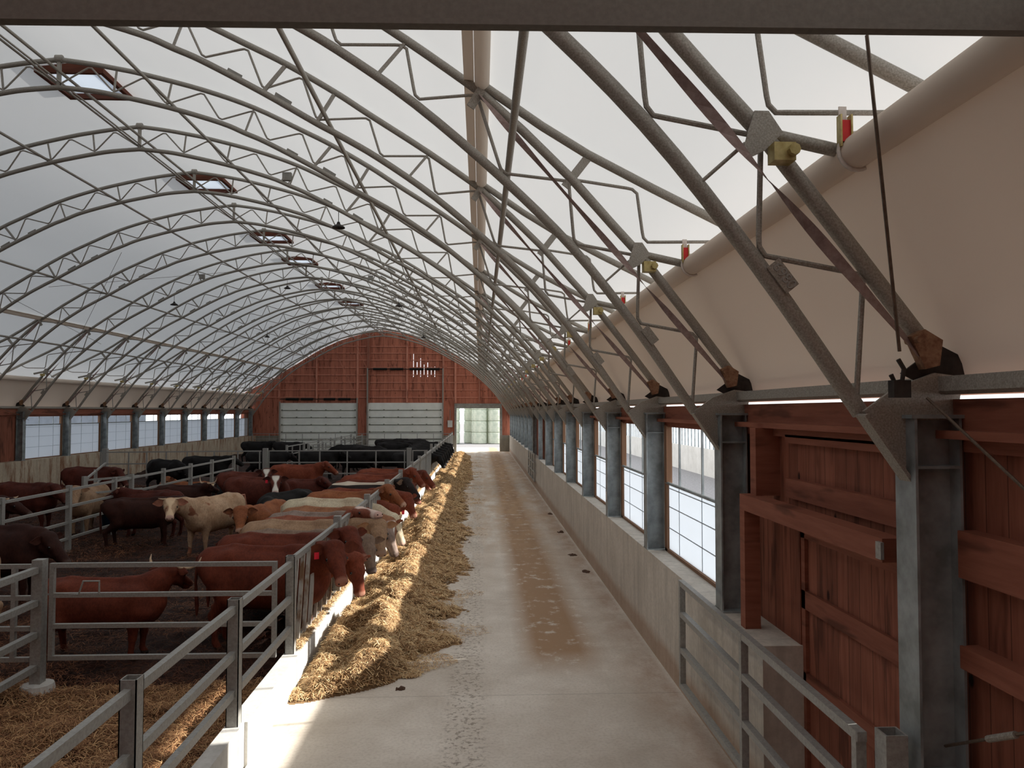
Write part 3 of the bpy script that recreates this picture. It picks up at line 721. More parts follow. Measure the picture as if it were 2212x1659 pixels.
# near rail fence standing on the curb
def railfence():
    r = tag(empty('rail_fence', (XF, 3.0, 0)), 'grey three-rail pipe fence on the concrete curb, nearest to the camera', 'fence')
    for i, z in enumerate((1.44,1.03,.68)): obj('rail', MB().bar((0,0,z),(0,6.2,z), .05, .07), M['rail'], r)
    for y in (.0, 2.07, 4.14, 6.21):
        p = MB()
        for a, b, c, d in ((-.055,.055,-.055,-.047),(-.055,.055,.047,.055),(-.055,-.047,-.055,.055),(.047,.055,-.055,.055)): p.box(a, b, y+c, y+d, .385, 1.53)
        obj('post', p, M['rail'], r)
railfence()
# slanted-bar feed fence, one panel per bay
posts = [9.21,12.14,15.27,18.5,21.6,25.0,28.2,31.3] + [35.0+3.3*i for i in range(8)] + [60.8]
for i, (a, b) in enumerate(zip(posts, posts[1:])):
    r = tag(empty('feed_fence_panel', (XF, a, 0)), nth(i, 'pale steel feed fence section with slanted bars on the curb'), 'feed fence', 'feed fence sections along the alley')
    L = b-a
    obj('top_rail', MB().bar((0,.05,1.47),(0,L-.05,1.47), .05, .07), M['rail'], r)
    obj('bottom_rail', MB().bar((-.02,.05,.42),(-.02,L-.05,.42), .05, .05), M['rail'], r)
    obj('post', MB().box(-.055,.055,L-.055,L+.055,.385,1.60 if i != 7 else 1.75), M['rail'], r)
    n = max(int(round((L-.2)/.34)), 2)
    for k in range(n):
        y = .12 + (L-.3)*k/(n)+.17
        obj('slanted_bar', MB().bar((0,y-.27,.42),(0,y,1.45), .045, .055, (0,1,0)), M['railrust'] if i < 2 else M['rail'], r)
# cross gates and inner fences
gate('pen_gate', (-2.36,9.0), (-4.93,9.0), (1.48,1.14,.79,.43), 'wide four-rail gate behind the near fence, in front of the brown long-haired cow', stiles=(.01,.99))
pg = tag(empty('gate_post', (-5.05,9.0,0)), 'square steel post with latch at the left end of the front gate', 'post')
obj('post_tube', MB().box(-.06,.06,-.06,.06,.0,1.55), M['rail'], pg); obj('footing', MB().lathe([(.2,0),(.17,.14),(.0,.16)], 14), M['curb'], pg)
obj('latch', MB().tube([(.1,0,1.15),(.45,-.02,1.15),(.5,-.02,1.3),(.68,-.02,1.3),(.68,-.02,1.15)], .012, 6), M['rail'], pg)
gate('pen_gate', (-5.17,9.05), (-8.6,9.05), (1.46,1.1,.75,.4), 'four-rail gate left of the square post, mostly outside the left edge', stiles=(.055,.99))
gate('pipe_fence', (-5.05,8.92), (-5.0,2.5), (1.44,1.07,.71,.34), 'four-rail fence running from the square post towards the bottom left corner', 'fence', .07, post=((.5,0,1.55,.1),))
P2 = [12.6,15.3,17.75,19.9,20.85,22.9,25.0,26.95,29.3]
wd = ['cut by the left edge of the view','left of the pale-faced cow','in front of the pale-faced cow','beside the blue tub','short, just beyond the blue tub','behind the cream horned cow','in front of the orange lying calf','last, ending at the white belted cow']
for i, (a, b) in enumerate(zip(P2, P2[1:])):
    gate('pen_divider', (-9.35,a), (-9.35,b), (1.46,1.08,.72,.36), 'four-rail divider fence section, '+wd[i], 'fence', .055, post=((1,0,1.56,.1),), grp='sections of the long divider fence')
gate('side_gate', (-10.3,20.3), (-9.4,21.6), (1.45,1.1,.75), 'short three-rail gate behind the divider fence by the blue tub', post=((0,0,1.55,.11),))
gate('side_gate', (-10.3,20.3), (-13.0,27.0), (1.45,1.05), 'two-rail gate running back towards the left wall behind the tub', post=((.45,0,1.5,.09),))
gate('cross_fence', (-9.3,33.9), (-3.3,33.9), (1.5,.99,.5), 'three-rail cross gate in front of the black cattle, right part', 'fence', .05, stiles=(.0,.22,.37,.57,.78,.99), zlo=.03)
gate('cross_fence', (-16.1,33.0), (-9.6,33.8), (1.5,1.0,.5), 'three-rail cross gate near the left wall', 'fence', .05, stiles=(.0,.17,.28,.4,.53,.7,.85,.99), zlo=.4)
gate('cross_fence', (-3.0,33.9), (-2.35,33.9), (1.5,1.0,.5), 'short three-rail gate against the feed fence', 'fence', .05, stiles=(.0,.98), zlo=.03)
for x, l in ((-9.42,'middle of the cross fence'),(-3.15,'right end of the cross fence'),(-16.3,'left wall end of the cross fence')):
    tag(obj('fence_post', MB().box(x-.1,x+.1,33.7,33.9,0,1.62), M['rail']), 'thick square fence post at the '+l, 'post')
for i, (x, l) in enumerate(((-9.5,'left'),(-8.7,'right'))):
    gate('race_fence', (x,37.8+i*1.2), (x+.2,55), (1.5,1.1,.7,.35), 'pale pipe fence of the far cattle race, %s side' % l, 'fence', .05, stiles=(.06,.15,.25), post=tuple((f,0,1.58,.1) for f in (0,.2,.4,.6,.8,1)))
gate('cross_fence', (-17.6,59.6), (-2.4,59.6), (1.5,1.1,.6), 'thin pipe fence in front of the white overhead doors', 'fence', .04, zlo=.03, stiles=tuple(i/12 for i in range(13)))
gate('wall_gate', (2.12,8.02), (2.12,4.2), (1.44,1.12,.75,.38), 'four-rail grey gate folded along the right wall beside the red door', 'gate', .055, stiles=(.01,.5,.99))
wp = tag(empty('gate_post', (2.22,4.08,0)), 'square open-topped steel post at the near end of the right wall gate', 'post')
obj('post_tube', MB().box(-.06,.06,-.06,-.05,0,1.52).box(-.06,.06,.05,.06,0,1.52).box(-.06,-.05,-.05,.05,0,1.52).box(.05,.06,-.05,.05,0,1.52), M['rail'], wp)
gate('small_wall_gate', (2.27,31.7), (2.27,35.9), (1.42,1.05,.68,.32), 'small grey gate against the right wall, halfway down the alley', 'gate', .05, stiles=(.01,.33,.66,.99))
tb = tag(empty('water_tub', (-9.9,21.4,0)), 'dark blue plastic water tub behind the divider fence', 'tub')
obj('tub_wall', MB().lathe([(.36,0),(.42,.1),(.45,.58),(.47,.6),(.47,.63),(.43,.63),(.40,.1),(0,.08)], 24), M['blue'], tb, True)
obj('rim', MB().lathe([(.47,.6),(.49,.62),(.47,.65),(.44,.64)], 24), M['rail'], tb, True)
sw = tag(obj('notice_plate', MB().box(2.318,2.329,-.05,.05,1.62,1.76), M['white']), 'small white notice on the fourth steel column of the right wall', 'sign'); sw.location = (.0,YK[3]-.1,0)

# ---------------------------------------------------------------- hay and bedding
def vnoise(x, y, s, seed):
    r = np.random.default_rng(seed); G = r.random((256,256)); x = x*s; y = y*s
    xi = np.floor(x).astype(int); yi = np.floor(y).astype(int); fx = x-xi; fy = y-yi; fx = fx*fx*(3-2*fx); fy = fy*fy*(3-2*fy)
    g = lambda i, j: G[i % 256, j % 256]
    return (g(xi,yi)*(1-fx)+g(xi+1,yi)*fx)*(1-fy) + (g(xi,yi+1)*(1-fx)+g(xi+1,yi+1)*fx)*fy - .5
def sstep(a, b, x): t = np.clip((x-a)/(b-a), 0, 1); return t*t*(3-2*t)
def hay_h(x, y):
    reach = np.interp(y, [8.6,8.9,9.2,9.67,10.3,10.75,11.3,11.7,12.2,12.9,14.1,15,15.75,17.5,19.8,22,24,27,31,36,40,60], [-2.2,-1.75,-1.35,-1.12,-.88,-.32,-.55,-.85,-.28,-.6,-.72,-.45,-.36,-.6,-.36,-.65,-.5,-.7,-.85,-.6,-.6,-1.0])
    reach = reach + .10 + .16*vnoise(x*0, y, 2.6, 5) + .10*vnoise(x*0, y, 6, 55)      # ragged right margin
    ridge = -1.28 + .16*vnoise(x*0, y, .8, 6)
    h = .21*np.exp(-((x-ridge)/.22)**2)*(1+.8*vnoise(x, y, 1.3, 7))
    h += (.13+.10*vnoise(x, y, 3.0, 57))*sstep(reach+.12, ridge+.1, x)*sstep(ridge-.1, ridge+.12, x)
    inner = 1-sstep(ridge-.16, ridge+.16, x)
    h += inner*(.19+.34*(vnoise(x, y, 1.5, 9)+.1)+.20*vnoise(x, y, 3.5, 10))*sstep(-2.2,-1.9,x)*.9
    h += .10*vnoise(x, y, 4.2, 12) + .07*vnoise(x, y, 11, 13) + .03*vnoise(x, y, 25, 14)
    h *= 1-sstep(reach-.1, reach+.15, x)
    end = sstep(8.60, 9.05, y + .15*vnoise(x, y*0, 2.5, 4))
    h = h*end*(1-sstep(53, 56, y))
    return np.maximum(h, -.03)
def grid(name, x0, x1, y0, y1, nx, ny, hf, mat):
    xs = np.linspace(x0,x1,nx); ys = np.linspace(y0,y1,ny) if np.isscalar(ny) else ny; X, Yg = np.meshgrid(xs, ys); Z = hf(X, Yg)
    v = np.stack([X,Yg,Z], -1).reshape(-1,3); ny = len(ys)
    i = (np.arange(ny-1)[:,None]*nx + np.arange(nx-1)[None,:]).ravel()
    zr = v[:,2]; i = i[np.maximum.reduce([zr[i], zr[i+1], zr[i+nx], zr[i+nx+1]]) > .004]
    f = np.stack([i,i+1,i+1+nx,i+nx],1); return npmesh(name, v, f, mat, True)
def npmesh(name, v, f, mat, smooth=False, attr=None):
    me = bpy.data.meshes.new(name); k = f.shape[1]
    me.vertices.add(len(v)); me.vertices.foreach_set('co', v.astype(np.float32).ravel())
    me.loops.add(f.size); me.loops.foreach_set('vertex_index', f.astype(np.int32).ravel())
    me.polygons.add(len(f)); me.polygons.foreach_set('loop_start', np.arange(0, f.size, k, dtype=np.int32)); me.polygons.foreach_set('loop_total', np.full(len(f), k, dtype=np.int32))
    if smooth: me.polygons.foreach_set('use_smooth', np.ones(len(f), bool))
    me.materials.append(mat); me.update(calc_edges=True)
    if attr:
        for an, av in attr.items(): a = me.attributes.new(an, 'FLOAT', 'POINT'); a.data.foreach_set('value', av.astype(np.float32))
    return me
def strands(name, n, sampler, hf, mat, ln=(.07,.2), w=.006, lift=.02, tilt=.35):
    x, y = sampler(n); z = hf(x, y); k = z > -.02; x, y, z = x[k], y[k], z[k]; n = len(x)
    az = rng.random(n)*2*PI; pt = (rng.random(n)-.25)*tilt; L = ln[0]+(ln[1]-ln[0])*rng.random(n)**1.5
    far = 1+np.clip((y-10)/18, 0, 2.5); W = w*far*(.7+.6*rng.random(n)); L = L*(1+.15*(far-1))
    d = np.stack([np.cos(az)*np.cos(pt), np.sin(az)*np.cos(pt), np.sin(pt)], 1); c = np.stack([x,y,z+lift*rng.random(n)+.006], 1)
    side = np.stack([-np.sin(az), np.cos(az), (rng.random(n)-.5)*1.2], 1); side /= np.linalg.norm(side,axis=1)[:,None]
    bend = np.stack([(rng.random(n)-.5)*.3, (rng.random(n)-.5)*.3, rng.random(n)*.28], 1)*L[:,None]
    vs = np.empty((n,6,3))
    for i, t in enumerate((-.5,0,.5)):
        p = c + d*(L*t)[:,None] + (bend if i == 1 else 0)
        vs[:,2*i] = p - side*W[:,None]/2; vs[:,2*i+1] = p + side*W[:,None]/2
    b = (np.arange(n)*6)[:,None]; f = np.concatenate([b+np.array([0,1,3,2]), b+np.array([2,3,5,4])])
    r = np.repeat(rng.random(n), 6)
    return npmesh(name, vs.reshape(-1,3), f, mat, False, {'rnd': r})
ysd = np.concatenate([np.linspace(8.2,20,420), np.linspace(20.1,57,420)])
hb = link('hay_windrow', grid('hay_windrow', -2.14, .35, 0, 0, 110, ysd, hay_h, M['hay']))
tag(hb, 'long loose windrow of golden hay along the feed curb on the alley floor', 'hay', None, 'stuff')
def samp_hay(n):
    y = 8.4 + 47*rng.random(n)**2.1; x = -2.14 + 2.4*rng.random(n)**1.05; return x, y
link('hay_strands', strands('hay_strands', 190000, samp_hay, lambda x, y: np.where(hay_h(x,y) > .012, hay_h(x,y), -.05), M['haystrand'], (.05,.17), .0055), hb)
def fringe(n):
    y = 9.4 + 40*rng.random(n)**1.8; x = -.95 + 1.1*rng.random(n)**2 + .3*(rng.random(n)-.5); return x, y
def fr_h(x, y): return np.where((vnoise(x*.4, y, 2.2, 31) > .06+.4*(x+.6)) & (x < 2.2), .004, -.05)
link('hay_fringe', strands('hay_fringe', 22000, fringe, fr_h, M['haystrand'], (.04,.12), .005, .008, .1), hb)
def ledge(n): return -2.23+.1*(rng.random(n)-.5)*1.4, 9.3+45*rng.random(n)**1.8
link('hay_on_curb', strands('hay_on_curb', 26000, ledge, lambda x, y: .39+.03*(vnoise(x,y,2,8)+.5), M['haystrand'], (.04,.12), .005, .03), hb)
cl = grid('hay_tuft', -.1,.1,-.1,.1,12,12, lambda x,y: np.maximum(.028-(x*x*1.5+y*y*4)+.06*vnoise(x+5,y+5,24,77),0), M['debris'])
tag(link('hay_tuft', cl, None, (-.93,9.05,0)), 'tiny loose tuft of hay alone on the concrete near the hay end', 'hay').scale = (.55,.55,.7)
for i, (x, y, s) in enumerate(((2.14,15.4,.8),(2.08,17.2,1.1),(2.15,20.4,.9),(2.2,24.0,.8))):
    t = tag(link('hay_tuft', grid('hay_tuft', -.1*s,.1*s,-.14*s,.14*s,12,12, lambda x,y: np.maximum(.035-(x*x+y*y)*4+.05*vnoise(x+5,y+5,22,int(70+i)),0), M['debris'])), nth(i, 'small brown clump of debris at the foot of the right wall'), 'debris', 'debris clumps along the right wall'); t.location = (x,y,0)
# bedding
def bed_h(x, y):
    return .012 + np.maximum(0, .01 + .10*(vnoise(x, y, .5, 21)+.35) + .10*(vnoise(x, y, 1.7, 22)) + .07*vnoise(x, y, 4.5, 23) + .04*vnoise(x, y, 11, 24) + .05*sstep(9,7,y))
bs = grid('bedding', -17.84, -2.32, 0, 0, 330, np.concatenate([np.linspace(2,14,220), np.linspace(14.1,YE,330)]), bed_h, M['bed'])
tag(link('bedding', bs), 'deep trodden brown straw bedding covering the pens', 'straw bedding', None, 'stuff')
def s_near(n): return -8.5+6.15*rng.random(n), 4.5+4.6*rng.random(n)
def m_near(x, y): return bed_h(x, y)
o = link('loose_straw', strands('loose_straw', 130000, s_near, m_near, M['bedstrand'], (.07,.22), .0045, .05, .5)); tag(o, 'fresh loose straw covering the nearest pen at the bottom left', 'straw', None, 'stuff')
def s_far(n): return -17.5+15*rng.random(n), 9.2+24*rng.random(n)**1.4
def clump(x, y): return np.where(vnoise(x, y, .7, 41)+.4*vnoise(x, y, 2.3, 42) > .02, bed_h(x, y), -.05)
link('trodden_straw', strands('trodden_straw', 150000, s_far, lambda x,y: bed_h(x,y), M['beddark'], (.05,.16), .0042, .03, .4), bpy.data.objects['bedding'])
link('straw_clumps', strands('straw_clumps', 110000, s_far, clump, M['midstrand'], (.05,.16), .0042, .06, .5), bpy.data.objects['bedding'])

# ---------------------------------------------------------------- cattle
def coat(name, c1, c2, face=None, muzzle=(.22,.12,.09), special=None, dirt=None, leg=None):
    m, nt, b = newmat(name)
    v = coord(nt); f = noise(nt, v, 3.2, 6, .65); g = noise(nt, coord(nt, (1,1,.45)), 34, 4, .8)
    c = ramp(nt, f, [(.32, c1), (.68, c2)])
    c = mixc(nt, ramp(nt, g, [(.35, (.6,)*3), (.62, (0,0,0))]), c, [k*.45 for k in c1])
    big = noise(nt, coord(nt, (1,1,1.6)), 1.7, 5, .6)
    c = mixc(nt, ramp(nt, big, [(.5, (0,0,0)), (.72, (.38,.38,.38))]), c, [min(k*1.5, .9) for k in c2])
    tc = nt.nodes.new('ShaderNodeTexCoord'); sp = nt.nodes.new('ShaderNodeSeparateXYZ'); nt.links.new(tc.outputs['Object'], sp.inputs[0])
    if special:
        kind, a, bb, col = special
        mr = N(nt, 'ShaderNodeMapRange'); nt.links.new(sp.outputs['X' if kind == 'belt' else 'Z'], mr.inputs[0])
        r_ = ramp(nt, mr.outputs[0], [(0, (0,0,0)), (.05, (1,1,1)), (.95, (1,1,1)), (1, (0,0,0))]) if kind == 'belt' else ramp(nt, mr.outputs[0], [(0, (0,0,0)), (.2, (1,1,1))])
        mr.inputs[1].default_value = a; mr.inputs[2].default_value = bb
        if kind == 'line':
            xm = N(nt, 'ShaderNodeMapRange', i_1=.62, i_2=.5); nt.links.new(sp.outputs['X'], xm.inputs[0])
            mu = N(nt, 'ShaderNodeMath', operation='MULTIPLY'); nt.links.new(r_, mu.inputs[0]); nt.links.new(xm.outputs[0], mu.inputs[1]); r_ = mu.outputs[0]
        c = mixc(nt, r_, c, col)
    if dirt:
        dn = noise(nt, v, 2.4, 3, .5)
        c = mixc(nt, ramp(nt, dn, [(.60, (0,0,0)), (.63, (.85,.85,.85))]), c, dirt)
    for an, col in (('blaze', face), ('muzzle', muzzle), ('hoof', (.03,.02,.015)), ('mouth', (.015,.009,.007))):
        if col is None: continue
        at = N(nt, 'ShaderNodeAttribute', attribute_name=an); c = mixc(nt, at.outputs['Fac'], c, col)
    nt.links.new(c, b.inputs['Base Color']); b.inputs['Roughness'].default_value = .75; b.inputs['Specular IOR Level'].default_value = .18
    bump(nt, b, g, .35, .012)
    return m
W_ = (.72,.68,.60)
C = {
 'redbrown': coat('coat_redbrown', (.10,.021,.011), (.17,.038,.018), None, (.30,.13,.09)),
 'red': coat('coat_red', (.15,.033,.016), (.24,.058,.027), None, (.33,.16,.11)),
 'orange': coat('coat_orange', (.23,.075,.032), (.34,.125,.052), None, (.45,.28,.2)),
 'tan': coat('coat_tan', (.30,.18,.11), (.44,.29,.18), None, (.30,.2,.15)),
 'cream': coat('coat_cream', (.52,.42,.29), (.70,.60,.44), None, (.5,.35,.28)),
 'creamdirty': coat('coat_cream_dirty', (.40,.24,.14), (.60,.43,.29), (.68,.50,.33), (.55,.36,.29), None, (.22,.07,.035)),
 'taupe': coat('coat_taupe', (.20,.135,.10), (.31,.22,.165), None, (.08,.06,.055)),
 'grey': coat('coat_grey', (.22,.16,.13), (.33,.25,.21), None, (.10,.07,.06)),
 'dark': coat('coat_dark_brown', (.024,.007,.005), (.05,.015,.009), None, (.08,.05,.04)),
 'darkred': coat('coat_dark_red', (.06,.012,.008), (.105,.024,.014), None, (.14,.06,.05)),
 'blazed': coat('coat_blazed', (.075,.018,.012), (.14,.035,.02), W_, (.55,.38,.33)),
 'pinkface': coat('coat_pink_face', (.21,.06,.035), (.32,.11,.065), (.70,.55,.48), (.55,.36,.31)),
 'black': coat('coat_black', (.006,.005,.005), (.014,.012,.012), None, (.02,.018,.018)),
 'belted': coat('coat_belted', (.008,.007,.007), (.018,.015,.015), None, (.02,.018,.018), ('belt', -.30, .02, (.60,.45,.28))),
 'lineback': coat('coat_lineback', (.015,.010,.010), (.03,.02,.018), None, (.03,.02,.02), ('line', 1.27, 1.30, (.6,.52,.42))),
 'brownwhite': coat('coat_brown_white', (.26,.11,.06), (.40,.18,.09), (.80,.76,.70), (.6,.45,.4)),
}
EARC = {k: pm('ear_'+k, v[0], v[1], 8, .85) for k, v in {
 'redbrown': ((.09,.02,.012),(.16,.04,.02)), 'red': ((.15,.035,.02),(.24,.06,.03)), 'orange': ((.10,.04,.025),(.3,.11,.05)), 'tan': ((.3,.16,.09),(.45,.27,.16)),
 'cream': ((.5,.38,.26),(.65,.52,.38)), 'creamdirty': ((.28,.11,.07),(.45,.2,.13)), 'taupe': ((.12,.08,.06),(.25,.18,.14)), 'grey': ((.08,.05,.04),(.22,.16,.13)), 'dark': ((.04,.012,.008),(.08,.025,.015)),
 'darkred': ((.06,.014,.01),(.11,.026,.016)), 'blazed': ((.05,.014,.01),(.1,.028,.018)), 'pinkface': ((.18,.05,.03),(.28,.09,.055)), 'black': ((.006,.005,.005),(.018,.016,.016)),
 'belted': ((.006,.005,.005),(.018,.016,.016)), 'lineback': ((.02,.012,.01),(.2,.14,.1)), 'brownwhite': ((.15,.05,.03),(.24,.09,.05))}.items()}

def surface_nets(Fv, org, h):
    S = Fv < 0; nx, ny, nz = [n-1 for n in Fv.shape]
    cs = [(i,j,k) for i in (0,1) for j in (0,1) for k in (0,1)]
    sub = lambda A, c: A[c[0]:c[0]+nx, c[1]:c[1]+ny, c[2]:c[2]+nz]
    cnt = sum(sub(S, c).astype(np.int8) for c in cs); act = (cnt > 0) & (cnt < 8)
    idx = np.argwhere(act); ids = -np.ones(act.shape, int); ids[act] = np.arange(len(idx))
    acc = np.zeros((len(idx),3)); num = np.zeros(len(idx))
    V = {c: Fv[idx[:,0]+c[0], idx[:,1]+c[1], idx[:,2]+c[2]] for c in cs}
    for a in cs:
        for ax in range(3):
            if a[ax]: continue
            b = list(a); b[ax] = 1; b = tuple(b); va, vb = V[a], V[b]; m = (va < 0) != (vb < 0)
            t = np.where(m, va/np.where(m, va-vb, 1), 0); p = np.array(a, float)[None,:] + np.zeros((len(idx),3)); p[:,ax] += t
            acc[m] += p[m]; num[m] += 1
    v = (idx + acc/num[:,None])*h + org
    faces = []
    for ax in range(3):
        u, w = [(1,2),(2,0),(0,1)][ax]
        sl0 = [slice(0,None)]*3; sl1 = [slice(0,None)]*3; sl0[ax] = slice(0,-1); sl1[ax] = slice(1,None)
        A = S[tuple(sl0)]; B = S[tuple(sl1)]; E = np.argwhere(A != B)
        E = E[(E[:,u] > 0) & (E[:,w] > 0) & (E[:,u] < Fv.shape[u]-1) & (E[:,w] < Fv.shape[w]-1)]
        fl = A[E[:,0],E[:,1],E[:,2]]
        def g(du, dw): q = E.copy(); q[:,u] += du; q[:,w] += dw; return ids[q[:,0],q[:,1],q[:,2]]
        q = np.stack([g(-1,-1), g(0,-1), g(0,0), g(-1,0)], 1); q[~fl] = q[~fl][:, ::-1]; faces.append(q)
    return v, np.concatenate(faces)

def cow_mesh(name, head, dirv, lying=False, low=0.0, h=.026, bulk=1.0, seed=0):
    """head: poll position (x,y,z); dirv: (yaw,pitch) of the face in radians relative to the body. Body faces +X, hooves at z=0."""
    dz = -.56 if lying else -low
    yaw, pitch = dirv; d = np.array([math.cos(yaw)*math.cos(pitch), math.sin(yaw)*math.cos(pitch), -math.sin(pitch)])
    sd_ = np.array([-math.sin(yaw), math.cos(yaw), 0.]); up = np.cross(d, sd_)
    head = np.array(head, float)
    def HL(x, y, z): return head + d*x*1.12 + sd_*y*1.25 + up*z*1.1
    pr = []  # (a,b,ra,rb,k)
    def P(a, b, ra, rb, k=.07, wy=1.0): pr.append((np.array(a,float), np.array(b,float), ra, rb, k, wy))
    B = bulk
    P((-.48,0,.93+dz),(.38,0,.90+dz), .355,.36, .08, .84*B)
    P((-.30,0,.84+dz),(.20,0,.82+dz), .33,.33, .1, .92*B)
    P((-.80,0,1.10+dz),(-.45,0,1.10+dz), .20,.23, .08, 1.1)
    for s in (1,-1):
        P((-.52,s*.16,1.17+dz),(-.80,s*.10,1.02+dz), .125,.14, .07)
        P((.44,s*.13,1.05+dz),(.60,s*.13,.78+dz), .16,.15, .09)
    P((-.84,0,1.235+dz),(-.50,0,1.285+dz), .06,.055, .06); P((-.50,0,1.285+dz),(.30,0,1.26+dz), .05,.055, .07); P((.30,0,1.25+dz),(.46,0,1.24+dz), .085,.085, .07)
    for s in (1,-1): P((-.50,s*.20,1.215+dz),(-.44,s*.20,1.19+dz), .055,.05, .06)
    P((.60,0,.72+dz),(.70,0,.88+dz), .15,.14, .09)
    nb = np.array((.55,0,1.02+dz)); ne = head - d*.02 - up*.06; mid = (nb+ne)/2 + np.array((0,0,.03 if not lying else .02))
    P(nb, mid, .27,.205, .10, .74); P(mid, ne, .205,.145, .05, .80); P(np.array((.40,0,1.20+dz)), mid+(0,0,.07), .11,.085, .08)
    P(nb+(0.05,0,-.16), mid+(0,0,-.10), .16,.09, .1, .6)
    # head
    def Q(a, b, ra, rb, k): P(a, b, ra*1.12, rb*1.12, k)
    Q(HL(-.01,.045,-.01), HL(-.01,-.045,-.01), .088,.088, .04)
    for s in (1,-1):
        Q(HL(.0,s*.045,-.02), HL(.16,s*.052,-.03), .075,.062, .035)
        Q(HL(.135,s*.088,-.012), HL(.17,s*.082,-.02), .032,.028, .025)
        Q(HL(.05,s*.052,-.115), HL(.21,s*.036,-.125), .066,.044, .035)
    Q(HL(.10,0,-.02), HL(.40,0,-.062), .084,.058, .04)
    for s in (1,-1): Q(HL(.16,s*.034,-.05), HL(.38,s*.020,-.075), .060,.046, .035)
    Q(HL(.20,0,-.11), HL(.40,0,-.125), .055,.042, .035)
    Q(HL(.437,.026,-.078), HL(.437,-.026,-.078), .052,.052, .03)
    Q(HL(.415,.02,-.13), HL(.415,-.02,-.13), .038,.038, .03)
    r_ = random.Random(seed)
    if not lying:
        for s in (1,-1):
            o1 = r_.uniform(-.10,.10); o2 = r_.uniform(-.12,.10)
            P((.50,s*.17,.80+dz),(.49+o1*.4,s*.18,.62+dz*.6), .135,.10, .08); P((.49+o1*.4,s*.18,.62+dz*.6),(.51+o1*.8,s*.18,.37), .088,.056, .04); P((.51+o1*.8,s*.18,.37),(.50+o1,s*.18,.12), .05,.038, .03)
            P((.50+o1,s*.18,.11),(.54+o1,s*.18,.035), .042,.054, .03)
            P((-.66,s*.16,.95+dz),(-.55+o2*.4,s*.21,.70+dz*.7), .19,.14, .08); P((-.55+o2*.4,s*.21,.70+dz*.7),(-.80+o2,s*.19,.46+dz*.3), .12,.062, .05)
            P((-.80+o2,s*.19,.46+dz*.3),(-.76+o2,s*.19,.13), .055,.040, .03); P((-.76+o2,s*.19,.12),(-.71+o2,s*.19,.035), .044,.054, .03)
        P((-.42,0,.60+dz),(-.48,0,.66+dz), .10,.11, .08)
    else:
        for s in (1,-1):
            P((.45,s*.2,.28),(.66,s*.24,.12), .13,.07, .07); P((.66,s*.24,.10),(.42,s*.26,.06), .06,.045, .04)
            P((-.6,s*.22,.34),(-.25,s*.36,.18), .2,.11, .09); P((-.25,s*.36,.14),(-.55,s*.40,.07), .07,.05, .04); P((-.55,s*.40,.06),(-.30,s*.42,.05), .045,.045, .04)
    allp = np.array([q[0] for q in pr]+[q[1] for q in pr]); R = .42
    lo = allp.min(0)-.2; hi = allp.max(0)+.2; lo[0] = min(lo[0],-1.05); lo[1] = min(lo[1],-.42*max(1,B)); hi[1] = max(hi[1],.42*max(1,B)); hi[2] += .05; lo[2] = -.06; hi[2] = max(hi[2], 1.4+dz)
    n = np.ceil((hi-lo)/h).astype(int)+1; Fv = np.full(tuple(n), 9.0)
    ax = [lo[i]+h*np.arange(n[i]) for i in range(3)]
    for a, b, ra, rb, k, wy in pr:
        R = max(ra, rb)*max(wy,1)+.14
        i0 = [max(0, int((min(a[i],b[i])-R-lo[i])/h)) for i in range(3)]; i1 = [min(n[i], int((max(a[i],b[i])+R-lo[i])/h)+2) for i in range(3)]
        X, Y, Z = np.meshgrid(*[ax[i][i0[i]:i1[i]] for i in range(3)], indexing='ij')
        ab = b-a; pa = np.stack([X-a[0], (Y-a[1]), Z-a[2]], -1); L = max((ab**2).sum(), 1e-8)
        t = np.clip((pa@ab)/L, 0, 1); q = pa - t[...,None]*ab; q[...,1] /= wy
        dd = np.sqrt((q**2).sum(-1)) - (ra+(rb-ra)*t); dd = dd*min(wy,1.0)**.5
        sl = tuple(slice(i0[i], i1[i]) for i in range(3)); old = Fv[sl]
        hh = np.clip(.5+.5*(old-dd)/k, 0, 1); Fv[sl] = old*(1-hh)+dd*hh - k*hh*(1-hh)
    Fv = np.maximum(Fv, -(ax[2][None,None,:])+.001 - 0*Fv)   # flat soles
    v, f = surface_nets(Fv, lo, h)
    rel = v-head; hx = rel@d; hy = rel@sd_; hz = rel@up
    near = (hx > -.2) & (hx < .7) & (np.abs(hy) < .24) & (np.abs(hz+.05) < .28)
    muz = np.where(near, np.clip((hx-.468)/.03, 0, 1)*np.clip((hz+.17)/.03, 0, 1), 0)
    mouth = np.where(near & (hx > .30), np.exp(-((hz+.128)/.010)**2)*.8, 0)
    mouth = np.maximum(mouth, np.where(near, .75*np.exp(-((hx-.175)**2+(np.abs(hy)-.12)**2+(hz+.016)**2)/.034**2), 0))
    bl = np.where(near & (hz > -.16), np.clip((.072+.035*np.cos(hx*12.5) - np.abs(hy))/.02, 0, 1)*np.clip((hx+.03)/.04,0,1), 0); bl = np.maximum(bl, np.where(near, np.clip((hx-.37)/.04, 0, 1), 0))
    hoof = np.clip((.075-v[:,2])/.015, 0, 1) if not lying else np.zeros(len(v))
    me = npmesh(name, v, f, M['dark'], True, {'muzzle': muz, 'blaze': bl, 'hoof': hoof, 'mouth': mouth})
    return me, HL, d, sd_, up, dz

